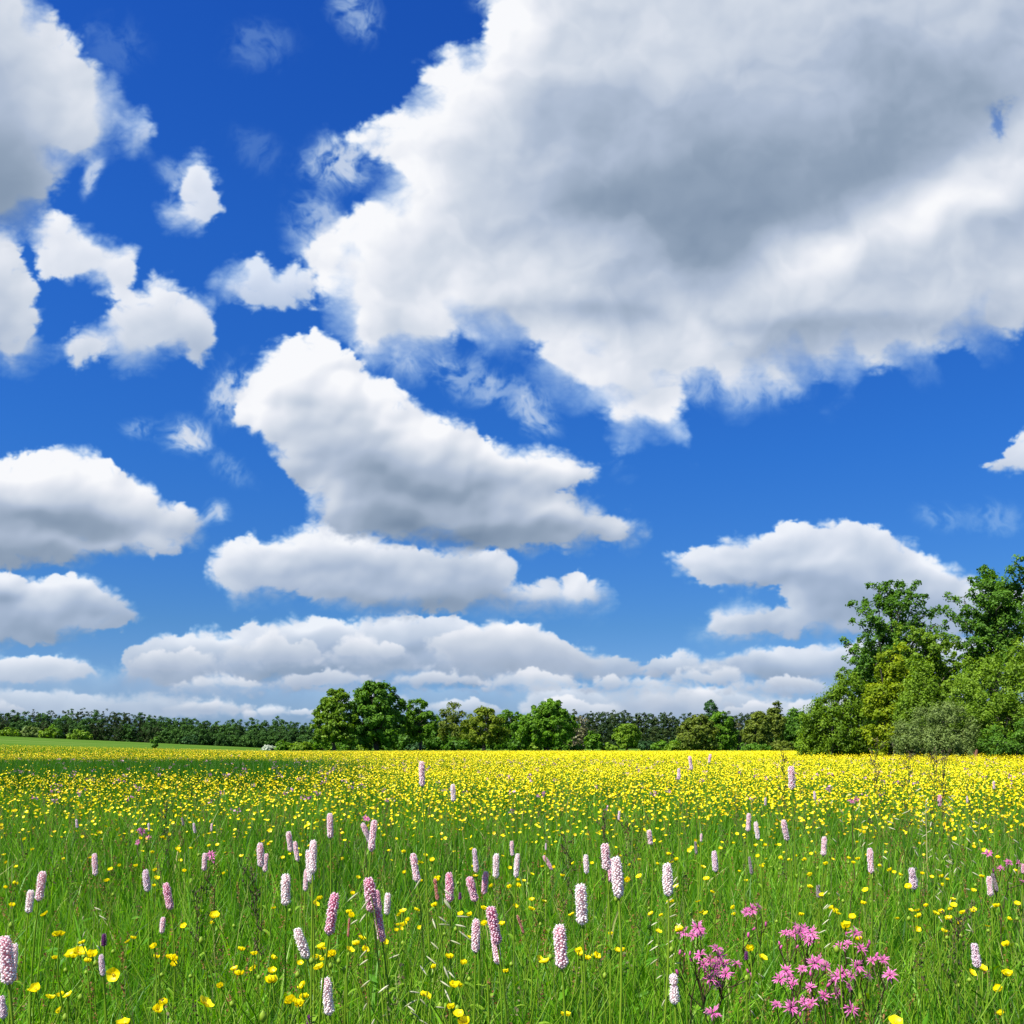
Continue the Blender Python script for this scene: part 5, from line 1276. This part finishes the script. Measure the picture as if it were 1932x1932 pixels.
def bstem_mesh(seed):
    rng = np.random.default_rng(seed); mb = MB()
    e = rng.normal(size=2) * .05
    pts = limb((e[0], e[1], 0), (0, 0, 1), rng, .03, 8); pts[0] = (e[0], e[1], 0); pts[-1] = (0, 0, 1)
    mb.tube(pts, np.linspace(.0017, .0011, 8), 4, a=.6)
    if seed % 2:
        p = pts[4]; a = rng.random() * 6.28
        q = p + [math.cos(a) * .035, math.sin(a) * .035, .30]
        mb.tube(limb(p, q, rng, .04, 5), .0009, 4, a=.6)
        mb.tube([q + [0, 0, -.006], q, q + [0, 0, .010], q + [0, 0, .018]], [.0015, .0042, .0040, .001], 6, a=1.0)
    return mb.mesh('stem', STEM)
PET = [petals_mesh(800 + i, c) for i, c in enumerate((.45, .70, .95, 1.15, .60))]
CEN = centre_mesh(); BST = [bstem_mesh(820 + i) for i in range(5)]

def P5(L): return [(x / 3, 1545.6 + y / 3) for x, y in L]
def P6(L): return [(515 + x / 3, 1488 + y / 3) for x, y in L]
def P7(L): return [(1087.6 + .237 * x, 1545.6 + .237 * y) for x, y in L]
def P8(L): return [(1431 + .2592 * x, 1488 + .2592 * y) for x, y in L]
BC = (P5([(255, 535), (312, 655), (335, 650), (465, 695), (725, 688), (752, 672), (875, 718), (455, 762), (415, 778), (512, 772), (530, 762), (492, 803), (312, 785), (1215, 545), (1196, 552), (1203, 585), (1040, 602), (885, 780), (960, 782), (980, 788), (985, 822),
          (1365, 737), (1440, 762), (1545, 785), (1440, 842), (1538, 856), (1330, 845), (1357, 877), (1250, 942), (183, 965), (203, 955), (283, 1007), (345, 992), (390, 990), (342, 1082), (1822, 718), (1810, 730), (1862, 762), (1885, 770), (1840, 785), (1780, 780), (1810, 838), (1715, 940), (1720, 1005),
          (1650, 1025), (1690, 1042), (1537, 917), (600, 350), (610, 345), (30, 385), (85, 362), (68, 488), (880, 288), (887, 332), (1812, 448), (1785, 475), (1548, 502), (870, 375), (545, 250), (678, 262), (770, 265), (92, 268), (20, 200), (360, 224), (627, 283), (1160, 1038), (930, 1040), (1697, 812), (1520, 140), (1185, 150), (1080, 165), (1010, 182), (862, 186)]) +
      P6([(1063, 707), (1115, 712), (1130, 442), (1147, 492), (745, 472), (835, 417), (920, 512), (935, 505), (917, 660), (1190, 678), (1300, 380), (1340, 555), (1385, 517), (1370, 668), (1465, 628), (1460, 680), (1535, 640), (1525, 440), (1590, 442), (1465, 482), (1240, 548), (1690, 710), (830, 785),
          (735, 690), (722, 705), (810, 685), (765, 742), (710, 770), (725, 790), (700, 800), (740, 770), (445, 717), (470, 880), (515, 910), (628, 865), (275, 890), (290, 905), (335, 935), (310, 940), (250, 955), (910, 1012), (995, 952), (1080, 985), (1200, 762), (1318, 1033), (1020, 1112), (1045, 1108), (1010, 1235), (1050, 1272), (175, 1178),
          (855, 1165), (870, 1172), (433, 907), (262, 622), (240, 640), (452, 592), (830, 520), (1420, 520), (430, 700), (95, 1205), (145, 1215), (1105, 835), (1295, 765), (1735, 915), (1745, 935), (1825, 942), (1780, 960), (1510, 962), (1540, 975), (1655, 1278), (500, 845), (265, 1012), (655, 350), (740, 358), (900, 402), (670, 405), (480, 502), (1600, 300), (1340, 447)]) +
      P7([(970, 652), (1080, 580), (1250, 702), (1255, 755), (1035, 475), (795, 320), (735, 280), (500, 452), (725, 660), (755, 655), (790, 535), (595, 750), (677, 765), (20, 1047), (32, 1070), (85, 1107), (150, 1082), (328, 1040), (358, 1042), (1482, 1097), (1385, 1032), (650, 890), (1445, 292), (1490, 360), (1470, 378),
          (1205, 132), (1345, 147), (1465, 112), (1815, 320), (1865, 442), (1857, 540), (1868, 275), (1295, 415), (1785, 762), (1145, 232), (1250, 192), (1005, 380), (275, 912), (820, 882), (1030, 745), (1000, 738), (1120, 662), (1700, 325), (1620, 310), (1420, 210), (1500, 205), (1350, 490), (125, 348), (408, 480), (640, 355), (755, 340), (500, 322), (425, 362)]) +
      P8([(1552, 1335), (1815, 1347), (1800, 1340), (1748, 1455), (1807, 1137), (1347, 1037), (1770, 1632), (1328, 893), (1287, 905), (1395, 880), (1170, 930), (1107, 882), (1010, 945), (762, 835), (685, 932), (635, 1000), (625, 1020), (310, 915), (530, 865), (580, 907), (555, 890), (780, 735), (1470, 975), (1665, 997), (1735, 855),
          (1880, 835), (1820, 947), (1625, 640), (1867, 597), (1562, 740), (1415, 805), (1740, 502), (985, 607), (960, 592), (1030, 628), (1260, 640), (1335, 640), (1372, 660), (655, 507), (690, 540), (375, 625), (375, 712), (460, 772), (335, 515), (380, 475), (355, 428), (185, 465), (160, 500), (225, 518), (1155, 885), (885, 562), (1095, 712), (1190, 618), (1220, 850), (1490, 905), (1385, 942), (1335, 702), (490, 547), (275, 490), (1560, 882), (25, 1225), (1630, 1305), (20, 320), (65, 345), (1155, 1020), (725, 1095)]))
SPECIAL = [(215, 1837, 27, .15, (0, -1.0, .25), 0, 'biggest wide open buttercup facing the viewer, beside a small lilac bistort'),
           (296, 1904, 22, .3, (.5, -.5, .9), 2, 'buttercup with upright petals low in the left part of the meadow'),
           (232, 1931, 27, .2, (0, -.2, 1), 1, 'large buttercup half cut by the bottom edge on the left'),
           (875, 1928, 26, .2, (0, -.4, 1), 1, 'buttercup half cut by the bottom edge in the middle'),
           (1689, 1927, 27, .2, (0, -.6, 1), 0, 'pale buttercup cut by the bottom edge right of the pink clump'),
           (136, 1801, 26, .2, (-.3, -.4, 1), 1, 'left one of two wide buttercups side by side, left of the small lilac bistort'),
           (150, 1797, 26, .2, (.3, -.4, 1), 1, 'right one of two wide buttercups side by side, left of the small lilac bistort'),
           (173, 1802, 24, .2, (.2, -.2, 1), 2, 'tilted bright buttercup just right of the two wide ones side by side')]
def build_buttercups():
    rng = np.random.default_rng(1500)
    LAB = 'small glossy yellow buttercup on a thin green stem in the near grass'
    GRP = 'buttercups in the near meadow'
    pts = [(x, y, None) for x, y in BC if y > 1578 and -40 < x < 1980]
    sp = [(s[0], s[1], s) for s in SPECIAL]
    n_rand = 300 - len(sp) - len(pts)
    extra = []
    while len(extra) < n_rand:
        y = 1578 + 130 * rng.random() ** 1.6; x = -60 + 2050 * rng.random()
        extra.append((x, y, None))
    k = 0
    for (px, py, s) in (sp + pts + extra)[:300]:
        h = .415 + .05 * rng.normal(); h = min(max(h, .33), .53)
        d = (EYE - h) * F / (py - HOR)
        size = .0156 * (.82 + .36 * rng.random())
        n = mathutils.Vector((rng.normal() * .40, -.12 + rng.normal() * .40, .9)).normalized(); pm = int(rng.choice([0, 1, 1, 2, 2, 2, 3, 3, 4])); lab = LAB
        if s:
            size = s[2] / F * d; n = mathutils.Vector(s[4]).normalized(); pm = s[5]; lab = s[6]
        X, Y, Z = px2w(px, py, d); z0 = float(terrain(X, Y))
        o = thing('buttercup', (X, Y, z0), lab, 'wildflower', GRP)
        hh = Z - z0 - .002
        st = link('stem', BST[k % 5], o); st.scale = (1, 1, hh); st.rotation_euler = (0, 0, rng.random() * 6.28)
        q = mathutils.Vector((0, 0, 1)).rotation_difference(n) @ mathutils.Quaternion((0, 0, 1), rng.random() * 6.28)
        for nm, me in (('petals', PET[pm]), ('flower_centre', CEN)):
            c = link(nm, me, o, (0, 0, hh)); c.rotation_mode = 'QUATERNION'; c.rotation_quaternion = q; c.scale = (size, size, size)
        k += 1
build_buttercups()

# ------------------------------------------------------------------ oat grass with pale drooping spikelets, dark panicles, orchids
OAT = leaf_mat('pale_oat_spikelets', [(0, (.10, .16, .03)), (.4, (.40, .42, .22)), (1, (.68, .66, .46))], .3)
DARKP = leaf_mat('dark_grass_panicle', [(0, (.045, .045, .018)), (.5, (.09, .075, .032)), (1, (.18, .13, .06))], .25)
def spindle(mb, p, d, L, w, a):
    d = np.asarray(d, float); d /= np.linalg.norm(d) + 1e-9
    t = np.array([0, .2, .5, .8, 1.0])[:, None]
    mb.tube(np.asarray(p) + d * L * t, np.array([.15, .8, 1, .6, .08]) * w, 5, a=a)
def oat(px, ytop, ylow, d, lean, nsp, lab, seed, dark=False, stalk=None):
    rng = np.random.default_rng(seed)
    tip = np.array(px2w(px + lean, ytop, d)); low = np.array(px2w(px, ylow, d))
    rootx = px - lean * 1.0
    X = (rootx - 966) / F * d
    root = np.array([X, d + .02, float(terrain(X, d))])
    o = thing('dark_grass' if dark else 'oat_grass', root, lab, 'grass stalk', 'dark grass panicles in the meadow' if dark else 'pale oat grasses in the meadow')
    o['kind'] = 'thing'
    T = tip - root; Lw = low - root
    t = np.linspace(0, 1, 12)[:, None]
    c = Lw + (Lw - [0, 0, 0]) * .0
    pts = (1 - t) ** 2 * 0 + 2 * (1 - t) * t * c + t * t * T
    mb = MB(); mb.tube(pts, np.linspace(.0014, .0005, 12), 4, a=.3 if dark else .6)
    link('stem', mb.mesh('stem', STEM), o)
    ms = MB()
    for k in range(nsp):
        u_ = .52 + .48 * (k + rng.random()) / nsp
        i = min(10, int(u_ * 11)); b = pts[i] + (pts[min(i + 1, 11)] - pts[i]) * (u_ * 11 - i)
        if dark:
            e = b + np.array([rng.normal() * .012 + .006 * lean / 10, rng.normal() * .012, .02 + .02 * rng.random()])
            ms.tube([b, (b + e) / 2 + rng.normal(size=3) * .002, e], [.0006, .0006, .0004], 3, a=.4)
            for q in range(7): 
                v = b + (e - b) * (.3 + .75 * rng.random()); spindle(ms, v + rng.normal(size=3) * .0025, (rng.normal() * .4, rng.normal() * .4, 1), .007, .0011, rng.random())
        else:
            sd = 1 if rng.random() < .5 + .3 * np.sign(lean) else -1
            e = b + np.array([sd * (.006 + .014 * rng.random()), rng.normal() * .012, .010 + .012 * rng.random()])
            f = e + np.array([sd * .006 * rng.random(), 0, -.006 - .008 * rng.random()])
            ms.tube([b, b + (e - b) * .5 + [0, 0, .004], e, f], [.00035, .0003, .0003, .00025], 3, a=.0)
            dr = np.array([sd * (.35 + .9 * rng.random()), rng.normal() * .4, -1 + .9 * rng.random() ** 2])
            spindle(ms, f, dr, .013 + .006 * rng.random(), .00135, .45 + .55 * rng.random())
    link('panicle', ms.mesh('panicle', DARKP if dark else OAT), o)
OATS = [(760, 1668, 1790, 1.28, 60, 13, 'pale oat grass arching right over the buttercup bunch left of centre'), (735, 1690, 1800, 1.24, -36, 9, 'pale oat grass leaning left beside the large stout mauve bistort'), (800, 1735, 1830, 1.22, 44, 9, 'low pale oat grass pointing right below the buttercup bunch'),
        (790, 1850, 1920, 1.25, 20, 5, 'low pale oat grass near the bottom edge below the buttercup bunch'), (720, 1862, 1900, 1.22, 40, 6, 'few pale oat spikelets right of the lowest white bistort'), (1296, 1655, 1740, 1.7, -8, 12, 'upright pale oat grass right below the large lone white bistort'),
        (1266, 1735, 1800, 1.7, -16, 7, 'pale oat grass leaning left just left of the dense pink clump'), (1402, 1840, 1885, 1.7, 14, 6, 'low pale oat grass between the two pink clumps'), (175, 1700, 1760, 1.9, -14, 8, 'pale oat grass in the left meadow above the two wide buttercups'),
        (1700, 1520, 1580, 2.5, 34, 13, 'pale oat grass, left one of the tangled tuft on the right'), (1745, 1500, 1570, 2.5, 40, 14, 'pale oat grass in the middle of the tangled tuft on the right'), (1775, 1490, 1560, 2.6, -20, 13, 'pale oat grass leaning left in the tangled tuft on the right'),
        (1790, 1545, 1620, 2.3, 36, 12, 'pale oat grass below the tangled tuft, above the stout lilac bistort'), (1755, 1590, 1650, 2.1, 26, 9, 'low pale oat grass right beside the stout lilac bistort'), (1655, 1505, 1560, 2.7, -30, 11, 'pale oat grass leaning left at the left of the tangled tuft'),
        (1640, 1548, 1600, 2.4, 26, 8, 'pale oat grass above the slim pink white bistort on the right'), (1800, 1620, 1680, 2.0, 22, 8, 'pale oat grass right of and below the stout lilac bistort'), (1590, 1690, 1730, 1.9, -22, 10, 'pale bent straw stalk pointing up left, above the right pink clump'),
        (1560, 1505, 1545, 2.9, 26, 8, 'pale oat grass at the edge of the dense yellow before the thicket'), (1880, 1590, 1640, 2.3, 24, 8, 'pale oat grass near the right edge above the loose ragged robin')]
DARKS = [(1650, 1412, 1468, 2.4, 2, 16, 'dark brown grass panicle rising highest before the thicket'), (1714, 1433, 1472, 2.5, 0, 14, 'slim dark grass panicle in the yellow before the grey green willow bush'), (1765, 1432, 1478, 2.5, -3, 15, 'dark grass panicle, left one of a pair in the yellow below the willow'), (1777, 1434, 1478, 2.5, 5, 14, 'dark grass panicle, right one of a pair in the yellow below the willow'),
         (1140, 1552, 1595, 2.4, 1, 14, 'dark upright grass panicle above the cluster of three bistorts'), (1172, 1565, 1600, 2.4, 8, 12, 'dark grass panicle right of the upright one above the three bistorts'), (486, 1672, 1750, 1.7, -5, 16, 'dark grass panicle below the overlapping pink bistort pair on the left'), (1083, 1590, 1640, 2.2, -14, 13, 'dark grass panicle leaning left, left of the cluster of three bistorts'),
         (365, 1690, 1740, 2.0, 10, 12, 'dark grass panicle right of the mauve leaning bistort on the left'), (1808, 1735, 1795, 1.7, -2, 14, 'dark grass panicle left of the pale lilac bistort in the lower right'), (1482, 1432, 1470, 3.0, -6, 12, 'thin dark grass panicle just left of the tall pink bistort before the thicket'), (320, 1530, 1575, 2.8, -8, 12, 'dark grass panicle standing in the yellow on the left')]
for i, (a, b, c, d, e, f, g) in enumerate(OATS): oat(a, b, c, d, e, f, g, 1700 + i)
for i, (a, b, c, d, e, f, g) in enumerate(DARKS): oat(a, b, c, d, e, f, g, 1750 + i, True)

ORC = leaf_mat('purple_orchid', [(0, (.10, .015, .10)), (.5, (.26, .05, .24)), (1, (.45, .16, .42))], .25)
ORS = [spike_mesh('flower_spike', ORC, 640 + i, n=70, rad=.24) for i in range(2)]
for i, (px, yt, yb, d, lab) in enumerate([(196, 1762, 1786, 1.95, 'small dark purple orchid above the small lilac bistort on the left'), (583, 1915, 1940, 1.6, 'purple orchid at the bottom edge left of the lowest white bistort'), (1408, 1795, 1812, 1.95, 'dark purple orchid between the two pink clumps'), (868, 1684, 1698, 2.1, 'tiny purple orchid right of the straight deep magenta bistort')]):
    X, Y, Z = px2w(px, yb, d); z0 = float(terrain(X, Y)); L = (yb - yt) / F * d
    o = thing('marsh_orchid', (X, Y, z0), lab, 'wildflower', 'purple orchids in the meadow')
    mb = MB(); mb.tube([(0, 0, 0), (.004, 0, (Z - z0) * .5), (0, 0, Z - z0)], [.003, .0025, .002], 5, a=.5); link('stem', mb.mesh('stem', STEM), o)
    
    for r_, d_, l_ in (((0, 0, .08), (1, .2, 1.6), .12), ((0, 0, .12), (-1, -.3, 1.8), .10)):
        ml = MB(); blade_leaf(ml, r_, d_, l_, .016, .4, .45); link('leaf', ml.mesh('leaf', STEM), o)
    s = link('flower_spike', ORS[i % 2], o, (0, 0, Z - z0)); s.scale = (L, L, L)
